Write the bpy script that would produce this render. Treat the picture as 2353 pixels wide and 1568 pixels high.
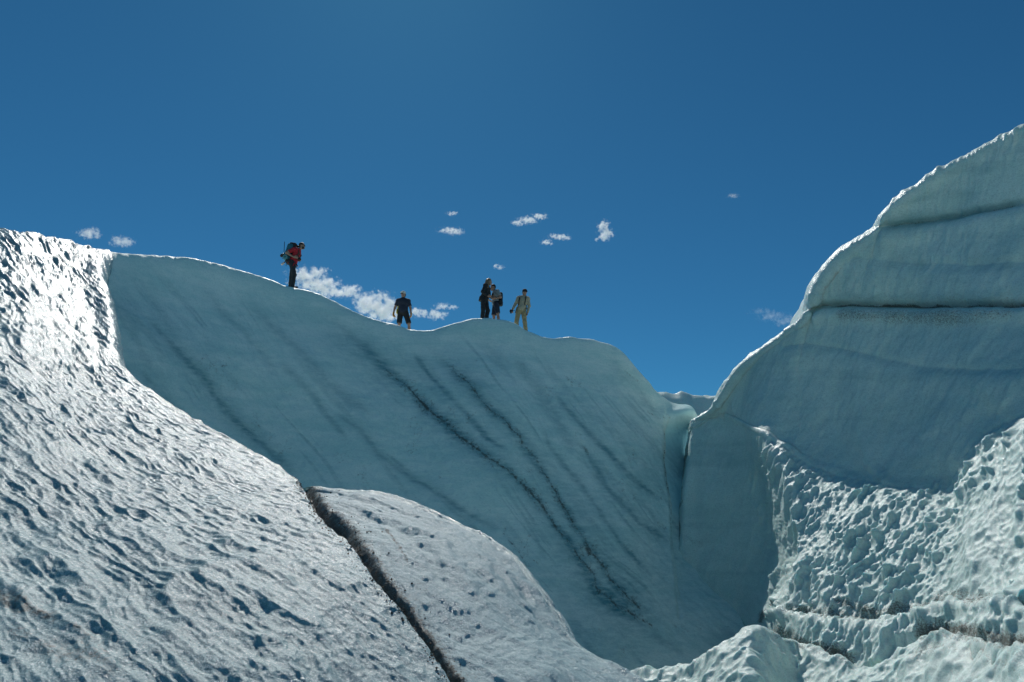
import bpy, math
import numpy as np
from mathutils import Vector
from mathutils.bvhtree import BVHTree

for o in list(bpy.data.objects):
    bpy.data.objects.remove(o)
SC = bpy.context.scene
COL = SC.collection

# ---------------------------------------------------------------- camera
FX = 1569.0 / 2353.0            # focal length in image widths (24 mm on full frame)
PITCH = math.radians(16.0)
cam_data = bpy.data.cameras.new('camera')
cam_data.sensor_width = 36.0
cam_data.lens = 36.0 * FX
cam_data.clip_start = 0.05
cam_data.clip_end = 20000.0
cam = bpy.data.objects.new('camera', cam_data)
cam.location = (0, 0, 0)
cam.rotation_euler = (math.pi / 2 + PITCH, 0, 0)
COL.objects.link(cam)
SC.camera = cam

# ---------------------------------------------------------------- sky, sun, exposure
SUN_EL = math.radians(50.0)
SUN_AZ = math.radians(-12.0)     # left of straight ahead
SUN = np.array([math.sin(SUN_AZ) * math.cos(SUN_EL), math.cos(SUN_AZ) * math.cos(SUN_EL), math.sin(SUN_EL)])
world = bpy.data.worlds.new('World')
SC.world = world
world.use_nodes = True
wn = world.node_tree
wn.nodes.clear()
sky = wn.nodes.new('ShaderNodeTexSky')
sky.sky_type = 'NISHITA'
sky.sun_disc = False
sky.sun_elevation = SUN_EL
sky.sun_rotation = SUN_AZ
sky.altitude = 2600.0
sky.air_density = 1.0
sky.dust_density = 0.7
sky.ozone_density = 2.2
bg = wn.nodes.new('ShaderNodeBackground')
bg.inputs['Strength'].default_value = 0.056
wo = wn.nodes.new('ShaderNodeOutputWorld')
tint = wn.nodes.new('ShaderNodeMix'); tint.data_type = 'RGBA'; tint.blend_type = 'MULTIPLY'
tint.inputs[0].default_value = 1.0
tint.inputs[7].default_value = (0.29, 0.93, 1.13, 1)     # the photograph's cool white balance
wn.links.new(sky.outputs[0], tint.inputs[6])
wn.links.new(tint.outputs[2], bg.inputs['Color'])
wn.links.new(bg.outputs[0], wo.inputs['Surface'])

sun_data = bpy.data.lights.new('sun', 'SUN')
sun_data.energy = 3.2
sun_data.angle = math.radians(0.53)
sun_data.color = (1.0, 0.965, 0.91)
sun = bpy.data.objects.new('sun', sun_data)
sun.rotation_euler = Vector(SUN).to_track_quat('Z', 'Y').to_euler()
sun.location = (-30, 120, 150)
COL.objects.link(sun)

SC.view_settings.view_transform = 'Standard'
SC.view_settings.look = 'None'
SC.view_settings.exposure = 0.0
SC.view_settings.gamma = 1.0
SC.view_settings.use_curve_mapping = False
SC.cycles.max_bounces = 8
SC.cycles.diffuse_bounces = 4
SC.cycles.volume_bounces = 8
SC.cycles.transparent_max_bounces = 6
SC.cycles.use_denoising = True
SC.cycles.sample_clamp_indirect = 6.0

# ---------------------------------------------------------------- helpers
F = 1569.0
CP, SP = math.cos(PITCH), math.sin(PITCH)

def ray(px, py):
    x = (np.asarray(px, float) - 1176.5) / F
    y = (784.0 - np.asarray(py, float)) / F
    return x, CP - SP * y, SP + CP * y

def at(px, py, Y):
    """the place seen at picture spot (px, py) that stands Y metres ahead"""
    dx, dy, dz = ray(px, py)
    k = np.asarray(Y, float) / dy
    return np.stack(np.broadcast_arrays(dx * k, Y, dz * k), -1)

def proj(P):
    fw = P[..., 1] * CP + P[..., 2] * SP
    up = -P[..., 1] * SP + P[..., 2] * CP
    fw = np.maximum(fw, 0.2)
    return 1176.5 + F * P[..., 0] / fw, 784.0 - F * up / fw

def smooth(a, b, x):
    t = np.clip((x - a) / (b - a), 0, 1)
    return t * t * (3 - 2 * t)

def ihash(ix, iy, iz, seed):
    h = ix.astype(np.uint32) * np.uint32(374761393) + iy.astype(np.uint32) * np.uint32(668265263) + np.uint32((int(iz) * 2147483647 + seed * 974634847) & 0xFFFFFFFF)
    h ^= h >> np.uint32(13); h *= np.uint32(1274126177)
    h ^= h >> np.uint32(16); h *= np.uint32(2246822519)
    h ^= h >> np.uint32(15)
    return h

def vnoise(x, y, seed=0):
    """smooth value noise in -1..1"""
    x0 = np.floor(x); y0 = np.floor(y)
    fx = (x - x0).astype(np.float32); fy = (y - y0).astype(np.float32)
    fx = fx * fx * fx * (fx * (fx * 6 - 15) + 10); fy = fy * fy * fy * (fy * (fy * 6 - 15) + 10)
    ix = x0.astype(np.int32); iy = y0.astype(np.int32)
    g = lambda a, b: ihash(ix + a, iy + b, 0, seed).astype(np.float32) * np.float32(2 / 4294967295.0)
    a, c = g(0, 0), g(0, 1)
    a = a + (g(1, 0) - a) * fx; c = c + (g(1, 1) - c) * fx
    return a + (c - a) * fy - 1

def fbm(x, y, oct=4, seed=0, gain=0.5):
    s = 0; a = 1.0; n = 0
    for i in range(oct):
        s = s + a * vnoise(x * 2 ** i + 17.3 * i, y * 2 ** i - 9.1 * i, seed=seed + i)
        n += a; a *= gain
    return s / n

def worley(x, y, seed=0, jit=0.9):
    """distance to the nearest cell seed and a random number per cell"""
    x = np.asarray(x, np.float32); y = np.asarray(y, np.float32)
    ix = np.floor(x).astype(np.int32); iy = np.floor(y).astype(np.int32)
    f1 = np.full(x.shape, 9.0, np.float32); cid = np.zeros(x.shape, np.float32)
    for a in (-1, 0, 1):
        for b in (-1, 0, 1):
            cx = ix + a; cy = iy + b
            h = ihash(cx, cy, 0, seed)
            jx = (h & np.uint32(0xFFFF)).astype(np.float32) * np.float32(jit / 65535.0); jy = (h >> np.uint32(16)).astype(np.float32) * np.float32(jit / 65535.0)
            o = np.float32(0.5 - jit / 2)
            d = (cx + o + jx - x) ** 2 + (cy + o + jy - y) ** 2
            near = d < f1
            np.copyto(cid, (h & np.uint32(1023)).astype(np.float32) / 1023, where=near)
            np.minimum(f1, d, out=f1)
    return np.sqrt(f1), None, cid

def hollows(x, y, seed=0, k=9.0, jit=0.85, sat=None):
    """smooth bowls with rounded rims between them, about 0 in the bowls and 0.3 on the rims, and a random number per bowl"""
    x = np.asarray(x, np.float32); y = np.asarray(y, np.float32)
    ix = np.floor(x).astype(np.int32); iy = np.floor(y).astype(np.int32)
    acc = np.zeros(x.shape, np.float32); wid = np.zeros(x.shape, np.float32)
    for a in (-1, 0, 1):
        for b in (-1, 0, 1):
            cx = ix + a; cy = iy + b
            h = ihash(cx, cy, 0, seed)
            jx = (h & np.uint32(0xFFFF)).astype(np.float32) * np.float32(jit / 65535.0); jy = (h >> np.uint32(16)).astype(np.float32) * np.float32(jit / 65535.0)
            o = np.float32(0.5 - jit / 2)
            e = np.exp(-np.float32(k) * ((cx + o + jx - x) ** 2 + (cy + o + jy - y) ** 2))
            acc += e; wid += e * ((h & np.uint32(1023)).astype(np.float32) / 1023)
    r = -np.log(acc + 1e-12) / np.float32(k)
    if sat: r = np.float32(sat) * (1 - np.exp(-np.maximum(r, -0.1) / np.float32(sat)))
    return r, wid / acc

def polydist(X, Y, pts):
    """distance to a line of points, signed side (+ right of travel) and place 0..1 along it"""
    best = np.full(X.shape, 1e9); side = np.zeros(X.shape); along = np.zeros(X.shape)
    pts = np.asarray(pts, float); n = len(pts) - 1
    for i in range(n):
        a, b = pts[i], pts[i + 1]
        d = b - a; L2 = d @ d + 1e-9
        t = np.clip(((X - a[0]) * d[0] + (Y - a[1]) * d[1]) / L2, 0, 1)
        ex = X - a[0] - t * d[0]; ey = Y - a[1] - t * d[1]
        q = np.hypot(ex, ey)
        m = q < best
        best = np.where(m, q, best)
        side = np.where(m, np.sign(d[0] * ey - d[1] * ex), side)
        along = np.where(m, (i + t) / n, along)
    return best, side, along

def cr(P, t):
    """Catmull-Rom along axis 0 at t in 0..n-1"""
    n = P.shape[0]
    i = np.clip(np.floor(t).astype(int), 0, n - 2)
    f = (t - i).reshape((-1,) + (1,) * (P.ndim - 1))
    ext = np.concatenate([2 * P[:1] - P[1:2], P, 2 * P[-1:] - P[-2:-1]], 0)
    p0, p1, p2, p3 = ext[i], ext[i + 1], ext[i + 2], ext[i + 3]
    return 0.5 * (2 * p1 + (p2 - p0) * f + (2 * p0 - 5 * p1 + 4 * p2 - p3) * f ** 2 + (3 * p1 - p0 - 3 * p2 + p3) * f ** 3)

def params(P, axis, step, fixed):
    """sample positions along one axis of a control net so that pieces are about `step` picture units long in view"""
    px, py = proj(P)
    inside = np.clip(px, -30, 2380), np.clip(py, -30, 1600)
    d = np.hypot(np.diff(inside[0], axis=axis), np.diff(inside[1], axis=axis))
    d = np.percentile(d, 85, axis=1 - axis)
    out = []
    for i, L in enumerate(d):
        n = fixed.get(i, fixed.get(i - len(d), int(max(3, math.ceil(L / step)))))
        out.append(i + np.arange(n) / n)
    return np.concatenate(out + [np.array([float(len(d))])])

def net(P, sr, sc, rfix={}, cfix={}):
    tr = params(P, 0, sr, rfix); tc = params(P, 1, sc, cfix)
    G = cr(P, tr)
    G = np.swapaxes(cr(np.swapaxes(G, 0, 1), tc), 0, 1)
    print('net', G.shape[0], G.shape[1], G.shape[0] * G.shape[1] * 2)
    return G, tr, tc

def normals(G):
    du = np.gradient(G, axis=1); dv = np.gradient(G, axis=0)
    n = np.stack([du[..., 1] * dv[..., 2] - du[..., 2] * dv[..., 1], du[..., 2] * dv[..., 0] - du[..., 0] * dv[..., 2], du[..., 0] * dv[..., 1] - du[..., 1] * dv[..., 0]], -1)
    return n / np.maximum(np.linalg.norm(n, axis=-1, keepdims=True), 1e-9)

def mesh_from(name, V, faces, mat=None, attrs=None, smooth_shade=True, quads=True):
    me = bpy.data.meshes.new(name)
    k = 4 if quads else 3
    V = np.ascontiguousarray(V.reshape(-1, 3), dtype=np.float32); faces = np.ascontiguousarray(faces.reshape(-1, k), dtype=np.int32)
    me.vertices.add(len(V)); me.vertices.foreach_set('co', V.ravel())
    me.loops.add(faces.size); me.loops.foreach_set('vertex_index', faces.ravel())
    me.polygons.add(len(faces))
    me.polygons.foreach_set('loop_start', np.arange(len(faces), dtype=np.int32) * k)
    me.polygons.foreach_set('loop_total', np.full(len(faces), k, dtype=np.int32))
    me.polygons.foreach_set('use_smooth', np.full(len(faces), smooth_shade))
    for an, arr in (attrs or {}).items():
        at_ = me.attributes.new(an, 'FLOAT', 'POINT')
        at_.data.foreach_set('value', np.ascontiguousarray(arr.ravel(), dtype=np.float32))
    me.update(calc_edges=True)
    if mat: me.materials.append(mat)
    return me

def grid_faces(r, c):
    i = np.arange(r * c).reshape(r, c)
    return np.stack([i[:-1, :-1], i[:-1, 1:], i[1:, 1:], i[1:, :-1]], -1)

def link(name, me, parent=None, **props):
    o = bpy.data.objects.new(name, me)
    COL.objects.link(o)
    if parent: o.parent = parent
    for k, v in props.items(): o[k] = v
    return o

def grid_obj(name, G, mat, attrs=None, flip=False, **props):
    f = grid_faces(G.shape[0], G.shape[1])
    if flip: f = f[..., ::-1]
    return link(name, mesh_from(name, G, f, mat, attrs), None, **props)

# ---------------------------------------------------------------- materials
def new_mat(name):
    m = bpy.data.materials.new(name); m.use_nodes = True
    nt = m.node_tree
    return m, nt, nt.nodes['Principled BSDF']

def N(nt, t, **kw):
    n = nt.nodes.new(t)
    for k, v in kw.items():
        if k in n.inputs: n.inputs[k].default_value = v
        else: setattr(n, k, v)
    return n

def mixc(nt, fac, a, b):
    n = nt.nodes.new('ShaderNodeMix'); n.data_type = 'RGBA'; n.blend_type = 'MIX'
    for sock, v in ((n.inputs[0], fac), (n.inputs[6], a), (n.inputs[7], b)):
        if hasattr(v, 'is_linked'): nt.links.new(v, sock)
        else: sock.default_value = v
    return n.outputs[2]

def math_(nt, op, a, b=None, clamp=False):
    n = nt.nodes.new('ShaderNodeMath'); n.operation = op; n.use_clamp = clamp
    for sock, v in zip(n.inputs, (a, b)):
        if v is None: continue
        if hasattr(v, 'is_linked'): nt.links.new(v, sock)
        else: sock.default_value = v
    return n.outputs[0]

def ramp(nt, v, a, b, lo=0.0, hi=1.0):
    n = nt.nodes.new('ShaderNodeMapRange'); n.interpolation_type = 'SMOOTHSTEP'
    nt.links.new(v, n.inputs[0])
    n.inputs[1].default_value = a; n.inputs[2].default_value = b; n.inputs[3].default_value = lo; n.inputs[4].default_value = hi
    return n.outputs[0]

def ice_mat(name, clean, deep, rough=(0.3, 0.5), bump=0.15, bump_scale=18.0, grain=60.0, grain_amt=0.25, stretch=None, mottle=1.2, sss=0.0, spec=0.5, speck_scale=14.0, wet=0.0, contrast=(0.36, 0.64), fleck=0.15, sss_scale=0.08, facet=0.6, facet_scale=70.0, sugar=0.0):
    m, nt, bs = new_mat(name)
    L = nt.links.new
    tc = N(nt, 'ShaderNodeTexCoord')
    co = tc.outputs['Object']
    cs = co
    if stretch:
        mp = N(nt, 'ShaderNodeMapping'); L(co, mp.inputs[0])
        mp.inputs['Rotation'].default_value = stretch[0]; mp.inputs['Scale'].default_value = stretch[1]
        cs = mp.outputs[0]
    def noise(scale, detail=4.0, rough_=0.55, vec=co, dist=0.0):
        n = N(nt, 'ShaderNodeTexNoise', Scale=scale, Detail=detail, Roughness=rough_, Distortion=dist)
        L(vec, n.inputs['Vector']); return n.outputs['Fac']
    n1 = noise(mottle, 5, 0.6, cs, 0.4)
    n2 = noise(mottle * 6, 5, 0.65, cs)
    n3 = noise(grain, 3, 0.7)
    f = math_(nt, 'MULTIPLY', math_(nt, 'ADD', math_(nt, 'MULTIPLY', n1, 0.65), math_(nt, 'MULTIPLY', n2, 0.35)), 1.0)
    col = mixc(nt, ramp(nt, f, *contrast), (*clean, 1), (*deep, 1))
    n5 = noise(mottle * 38, 3, 0.7, cs)
    col = mixc(nt, ramp(nt, n5, 0.48, 0.66, 0.0, fleck), col, (0.16, 0.30, 0.33, 1))
    if sugar:
        n6 = noise(grain * 0.6, 4, 0.75)
        col = mixc(nt, ramp(nt, n6, 0.50, 0.68, 0.0, sugar), col, (0.82, 0.88, 0.88, 1))
        col = mixc(nt, ramp(nt, n6, 0.50, 0.34, 0.0, sugar), col, (0.14, 0.21, 0.23, 1))
    vein_and_shade = N(nt, 'ShaderNodeAttribute', attribute_name='vein_and_shade').outputs['Fac']
    vf = math_(nt, 'MULTIPLY', vein_and_shade, ramp(nt, n2, 0.25, 0.7, 0.45, 1.0), True)
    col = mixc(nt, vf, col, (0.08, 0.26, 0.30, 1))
    gran = N(nt, 'ShaderNodeAttribute', attribute_name='grain').outputs['Fac']
    col = mixc(nt, math_(nt, 'MULTIPLY', gran, 0.45), col, (0.46, 0.62, 0.64, 1))
    pale = N(nt, 'ShaderNodeAttribute', attribute_name='pale').outputs['Fac']
    col = mixc(nt, pale, col, (0.60, 0.93, 0.93, 1))
    dirt_and_shade = N(nt, 'ShaderNodeAttribute', attribute_name='dirt_and_shade').outputs['Fac']
    n4 = noise(speck_scale, 6, 0.78)
    speck = ramp(nt, math_(nt, 'ADD', math_(nt, 'MULTIPLY', n4, 1.5), math_(nt, 'MULTIPLY', dirt_and_shade, 0.75)), 0.98, 1.38)
    df = math_(nt, 'MULTIPLY', math_(nt, 'MULTIPLY', speck, ramp(nt, dirt_and_shade, 0.0, 0.3)), 0.86, True)
    col = mixc(nt, df, col, mixc(nt, n2, (0.040, 0.038, 0.034, 1), (0.125, 0.098, 0.070, 1)))
    L(col, bs.inputs['Base Color'])
    rr = ramp(nt, n2, 0.3, 0.7, rough[0], rough[1])
    rr = math_(nt, 'ADD', rr, math_(nt, 'MULTIPLY', df, 0.3), True)
    rr = math_(nt, 'ADD', rr, math_(nt, 'MULTIPLY', gran, 0.12), True)
    L(rr, bs.inputs['Roughness'])
    bs.inputs['IOR'].default_value = 1.31
    bs.inputs['Specular IOR Level'].default_value = spec
    if wet:
        bs.inputs['Coat Weight'].default_value = wet; bs.inputs['Coat Roughness'].default_value = 0.16; bs.inputs['Coat IOR'].default_value = 1.5; bs.inputs['IOR'].default_value = 1.31 + 0.14 * wet
    if sss:
        bs.inputs['Subsurface Weight'].default_value = sss
        bs.inputs['Subsurface Radius'].default_value = (0.35, 0.8, 1.0)
        bs.inputs['Subsurface Scale'].default_value = sss_scale
    b1 = noise(bump_scale, 6, 0.65)
    h = math_(nt, 'ADD', math_(nt, 'MULTIPLY', b1, 1.0), math_(nt, 'MULTIPLY', n3, math_(nt, 'ADD', math_(nt, 'MULTIPLY', gran, 0.9), grain_amt)))
    bp = N(nt, 'ShaderNodeBump', Strength=1.0, Distance=bump)
    L(h, bp.inputs['Height']); L(bp.outputs[0], bs.inputs['Normal'])
    vo = N(nt, 'ShaderNodeTexVoronoi', Scale=facet_scale); L(co, vo.inputs['Vector'])        # crystal facets, each with a tilt of its own
    sb = N(nt, 'ShaderNodeVectorMath', operation='SUBTRACT'); L(vo.outputs['Color'], sb.inputs[0]); sb.inputs[1].default_value = (0.5, 0.5, 0.5)
    sc_ = N(nt, 'ShaderNodeVectorMath', operation='SCALE'); L(sb.outputs[0], sc_.inputs[0]); sc_.inputs['Scale'].default_value = facet
    ad = N(nt, 'ShaderNodeVectorMath', operation='ADD'); L(sc_.outputs[0], ad.inputs[0]); L(bp.outputs[0], ad.inputs[1])
    nm = N(nt, 'ShaderNodeVectorMath', operation='NORMALIZE'); L(ad.outputs[0], nm.inputs[0])
    L(nm.outputs[0], bs.inputs['Coat Normal'])
    return m

# ---------------------------------------------------------------- the glacier
ICE_WALL = ice_mat('shaded_wall_ice', (0.88, 0.98, 0.91), (0.63, 0.84, 0.79), (0.35, 0.6), 0.018, 9.0, 26.0, 0.6,
                   stretch=((0, math.radians(-50), 0), (0.5, 1.0, 2.2)), mottle=0.8, speck_scale=9.0, contrast=(0.33, 0.66), fleck=0.26)
ICE_RIGHT = ice_mat('weathered_ice', (0.62, 0.75, 0.71), (0.49, 0.65, 0.62), (0.4, 0.6), 0.008, 16.0, 60.0, 0.6,
                    stretch=((0, 0, 0), (0.5, 0.5, 1.4)), mottle=0.6, speck_scale=30.0, sss=0.6, sss_scale=0.06, wet=0.2, facet_scale=45.0, fleck=0.2, sugar=0.3)
ICE_SLOPE = ice_mat('glistening_ice', (0.27, 0.42, 0.43), (0.19, 0.32, 0.34), (0.16, 0.30), 0.006, 30.0, 80.0, 1.0, mottle=1.6, spec=0.33, wet=0.25, speck_scale=24.0, sss=0.15, sss_scale=0.05, sugar=0.55)

def interp(pts):
    pts = np.asarray(pts, float)
    return lambda x: np.interp(x, pts[:, 0], pts[:, 1])

def lines_attr(px, py, lines):
    out = np.zeros(px.shape)
    for pts, width, amt in lines:
        pts = np.asarray(pts, float)
        b = (px > pts[:, 0].min() - 4 * width - 20) & (px < pts[:, 0].max() + 4 * width + 20) & (py > pts[:, 1].min() - 4 * width - 20) & (py < pts[:, 1].max() + 4 * width + 20)
        if not b.any(): continue
        X = px[b]; Y = py[b]
        wx = X + 5 * fbm(X / 40, Y / 40, 3, 5); wy = Y + 5 * fbm(X / 40, Y / 40, 3, 9)
        d, s, t = polydist(wx, wy, pts)
        w = width * (0.55 + 0.9 * (0.5 + 0.5 * fbm(t * len(pts) * 1.3, t * 0 + width, 3, int(pts[0, 0]))))
        a = amt * (0.55 + 0.75 * (0.5 + 0.5 * fbm(t * len(pts) * 0.9 + 3, t * 0 + 2.2, 3, int(pts[0, 1])))) * np.clip(np.minimum(t, 1 - t) * 9, 0, 1)
        out[b] = np.maximum(out[b], a * np.exp(-(d / w) ** 2))
    return out

# ---- the wall behind, curved like a bowl, people stand on its crest
crest_py = [(60, 540), (120, 548), (180, 562), (260, 578), (330, 583), (400, 590), (470, 600), (540, 618), (600, 636), (650, 657), (680, 662), (730, 676), (760, 690), (800, 708),
            (850, 728), (880, 741), (905, 745), (940, 759), (975, 762), (1010, 757), (1050, 741), (1080, 735), (1120, 732), (1155, 735), (1185, 742), (1210, 757), (1240, 771),
            (1270, 776), (1310, 774), (1350, 780), (1390, 791), (1420, 801), (1440, 822), (1460, 845), (1480, 868), (1505, 895), (1540, 925), (1570, 945), (1598, 966), (1640, 985), (1720, 1010)]
crest_Y = [(60, 14.2), (180, 16.2), (260, 17.4), (400, 19), (540, 20.4), (660, 21.6), (760, 22.2), (850, 22.5), (950, 22.9), (1110, 23.3), (1255, 23.6), (1385, 24.2), (1470, 24.9), (1595, 25.6), (1720, 26)]
down_ang = [(60, 40), (260, 46), (400, 55), (540, 66), (700, 78), (950, 88), (1200, 92), (1500, 100), (1720, 104)]
prof = np.array([(-16, 1.6), (-8, 0.55), (-3.5, 0.12), (-1.6, -0.02), (-0.7, -0.05), (-0.25, -0.04), (0, 0.0), (0.10, 0.08), (0.24, 0.36), (0.46, 0.95), (0.98, 2.1), (1.75, 3.8), (2.5, 5.7), (3.45, 7.8), (4.6, 9.8), (5.9, 11.4), (7.2, 12.3)])
us = np.concatenate([np.arange(60, 1600, 2.75), np.linspace(1600, 1720, 30)])
pt = np.concatenate([np.linspace(0, 3, 10)[:-1], np.linspace(3, 6, 26)[:-1], np.linspace(6, 10, 70)[:-1], np.linspace(10, 15, 270)[:-1], np.linspace(15, 16, 20)])
pr = cr(prof, pt)
cp = np.interp(us, *np.array(crest_py).T)
ker = np.hanning(9); ker /= ker.sum()
cp = np.convolve(np.pad(cp, 4, 'edge'), ker, 'valid')
cY = np.interp(us, *np.array(crest_Y).T)
kb = np.hanning(61); kb /= kb.sum()
cY = np.convolve(np.pad(cY, 30, 'edge'), kb, 'valid')
Cc = at(us, cp, cY)
an = np.radians(np.convolve(np.pad(np.interp(us, *np.array(down_ang).T), 30, 'edge'), kb, 'valid'))
dn = np.stack([np.cos(an), -np.sin(an), np.zeros_like(an)], -1)
tot = (Cc[:, 2] + 3.9) / 12.3
front = np.clip(pr[:, 0], 0, None)
W = Cc[None] + dn[None] * (pr[:, 0])[:, None, None] + np.array([0, 0, -1.0]) * (pr[:, 1][:, None] * np.where(pr[:, 0][:, None] > 0, tot[None] * 1.0 + (1 - tot[None]) * np.exp(-front[:, None]), 1.0))[..., None]
# keep the top plane level behind the crest although the crest rises and falls
px, py = proj(W)
nr = normals(W)
if nr[200, 300, 1] > 0: nr = -nr
arc = W[..., 0] + 0.35 * W[..., 1]
face = smooth(0.1, 0.9, pr[:, 0])[:, None]
disp = 0.20 * fbm(arc / 3.4, W[..., 2] / 3.4, 2, 3) * face + 0.03 * fbm((arc * 0.64 - W[..., 2] * 0.77) / 2.2, (arc * 0.77 + W[..., 2] * 0.64) / 0.5, 4, 21) * face
f1, f2, _ = worley(arc / 0.26 + 0.4 * fbm(arc * 2, W[..., 2] * 2, 2, 8), W[..., 2] / 0.26, 4)
disp += (0.022 * (f1 ** 2 - 0.25) + 0.012 * fbm(arc / 0.13, W[..., 2] / 0.16, 3, 23)) * face
disp += (1 - face) * (0.05 * fbm(W[..., 0] / 0.5, W[..., 1] / 0.5, 4, 31) + 0.07 * fbm(W[..., 0] / 1.6, W[..., 1] / 1.6, 2, 35)) * smooth(-14, -6, pr[:, 0])[:, None]
streaks_dark = [
    ([(804, 770), (844, 799), (894, 853), (948, 896), (973, 922), (988, 943), (1031, 976), (1085, 1023), (1128, 1059), (1171, 1087), (1207, 1120), (1240, 1149), (1265, 1181), (1294, 1221), (1323, 1260), (1332, 1273), (1371, 1312), (1379, 1352), (1415, 1381), (1469, 1417), (1506, 1449), (1540, 1490)], 8, 0.85),
    ([(981, 800), (1013, 821), (1056, 864), (1096, 904), (1128, 940), (1164, 976), (1200, 1016), (1229, 1048), (1251, 1084), (1272, 1116), (1301, 1163), (1323, 1199), (1348, 1235), (1364, 1266), (1400, 1302), (1426, 1345), (1469, 1392), (1498, 1417), (1530, 1470)], 6, 0.8),
    ([(1171, 1087), (1207, 1120), (1240, 1149), (1265, 1181)], 12, 0.85),
    ([(1348, 1235), (1354, 1255), (1362, 1275)], 16, 0.9),
    ([(1163, 1222), (1192, 1269), (1224, 1323), (1253, 1377), (1270, 1420)], 4, 0.6),
    ([(1174, 1201), (1199, 1248), (1224, 1284), (1260, 1316)], 4, 0.55),
    ([(1165, 1205), (1160, 1225), (1172, 1232)], 5, 0.7),
    ([(1391, 803), (1424, 839), (1463, 875), (1474, 911), (1503, 944)], 5, 0.6),
    ([(1435, 845), (1455, 865), (1468, 880)], 5, 0.85),
    ([(1527, 955), (1527, 972), (1530, 1010), (1528, 1050), (1533, 1090), (1540, 1120), (1548, 1160), (1552, 1220), (1555, 1300)], 2.6, 0.9),
    ([(1478, 945), (1500, 958), (1528, 966), (1545, 960)], 8, 0.75),
    ([(1545, 962), (1560, 982), (1580, 986)], 4, 0.9),  # shade under the rounded lip, painted in as a dark streak
    ([(1337, 1005), (1349, 1020), (1362, 1044)], 9, 0.55),
    ([(1485, 1185), (1510, 1200), (1540, 1215)], 18, 0.45),
    ([(1555, 925), (1580, 948), (1600, 966)], 5, 0.9),
    ([(880, 741), (905, 746), (925, 755)], 4, 0.6), ([(668, 662), (700, 668), (730, 677)], 3, 0.55),
]
streaks_vein = [
    ([(711, 677), (761, 727), (804, 770), (844, 799), (894, 853), (948, 896), (988, 943), (1031, 976), (1085, 1023), (1171, 1087), (1240, 1149), (1294, 1221), (1332, 1273), (1379, 1352), (1440, 1400), (1510, 1450)], 13, 0.75),
    ([(981, 800), (1056, 864), (1128, 940), (1200, 1016), (1251, 1084), (1301, 1163), (1348, 1235), (1400, 1302), (1440, 1370), (1498, 1420)], 11, 0.65),
    ([(941, 807), (966, 832), (995, 868), (1017, 893), (1060, 936), (1096, 976), (1128, 1012), (1170, 1050)], 7, 0.7),
    ([(1269, 897), (1294, 926), (1334, 962), (1366, 998), (1406, 1044), (1456, 1095), (1492, 1124), (1532, 1152)], 6, 0.6),
    ([(1337, 1005), (1362, 1044), (1384, 1088), (1420, 1138), (1463, 1185), (1503, 1217), (1546, 1246)], 7, 0.55),
    ([(1247, 980), (1265, 1026), (1301, 1066), (1337, 1106), (1373, 1156), (1398, 1196), (1445, 1257), (1500, 1330)], 6, 0.5),
    ([(768, 940), (819, 976), (858, 1026), (912, 1073), (941, 1091), (984, 1116), (1035, 1152), (1085, 1188), (1164, 1217)], 6, 0.55),
    ([(336, 724), (390, 781), (470, 860), (527, 936), (585, 997), (628, 1040), (690, 1100)], 9, 0.6),
    ([(880, 1030), (930, 1075), (990, 1120), (1060, 1190), (1140, 1260)], 5, 0.4),
    ([(320, 840), (400, 930), (480, 1000)], 6, 0.4),
    ([(1391, 803), (1424, 839), (1463, 875), (1485, 925), (1520, 960)], 10, 0.55),
    ([(1180, 820), (1230, 880), (1280, 960), (1330, 1040)], 10, 0.3),
    ([(560, 680), (660, 780), (760, 880), (860, 960)], 9, 0.28), ([(640, 830), (720, 900), (800, 1010)], 6, 0.35),
    ([(1060, 1000), (1130, 1080), (1200, 1180), (1260, 1290)], 5, 0.3), ([(450, 640), (560, 760), (640, 860)], 8, 0.22),
]
dirt_and_shade = np.maximum(0.85 * lines_attr(px, py, [(q, w_ * 0.6, a_) for q, w_, a_ in streaks_dark]), 0.55 * lines_attr(px, py, [(q, w_ * 2.4, a_) for q, w_, a_ in streaks_dark[:5]])) * np.maximum(face, 0.5)
dirt_and_shade = np.maximum(dirt_and_shade, 0.30 * smooth(0.15, 0.6, fbm(px / 60, py / 60, 4, 66)) * face)
pale = 0.75 * smooth(3, 10, px - np.interp(py, [940, 972, 1010, 1050, 1090, 1120, 1160], [1545, 1529, 1532, 1530, 1535, 1542, 1550])) * smooth(960, 985, py) * smooth(1185, 1150, py)
pale = np.maximum(pale, 0.6 * np.exp(-((px - 1562) / 30) ** 2 - ((py - 952) / 16) ** 2)); vein_and_shade = np.clip(1.3 * lines_attr(px, py, [(q, w_ * 1.3, a_) for q, w_, a_ in streaks_vein]), 0, 1) * face
# random fine foliation parallel to the big streaks
fol = fbm((px + py * 0.83) / 300 + 0.5 * fbm(px / 300, py / 300, 2, 60), (px * 0.77 - py * 0.64 + 30 * fbm(px / 350, py / 350, 2, 61)) / 34, 5, 44)
vein_and_shade = np.maximum(vein_and_shade, 0.62 * lines_attr(px, py, [(q, w_ * 2.6, a_) for q, w_, a_ in streaks_vein[:8]]) * face)
fol2 = fbm((px + py * 0.83) / 420 + 0.4 * fbm(px / 200, py / 200, 2, 62), (px * 0.77 - py * 0.64 + 40 * fbm(px / 300, py / 300, 2, 63)) / 9, 3, 46)
vein_and_shade = np.maximum(vein_and_shade, np.maximum(0.32 * smooth(0.05, 0.6, fol), 0.40 * smooth(0.30, 0.52, fol2) * smooth(-0.4, 0.4, fbm(px / 120, py / 120, 2, 47))) * face)
vein_and_shade = np.clip(vein_and_shade + 0.36 * np.exp(-((px - 1420) / 170) ** 2 - ((py - 1400) / 190) ** 2) * face, 0, 1)  # lower centre deepened: teal ice colour plus shading painted into the mask
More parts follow.
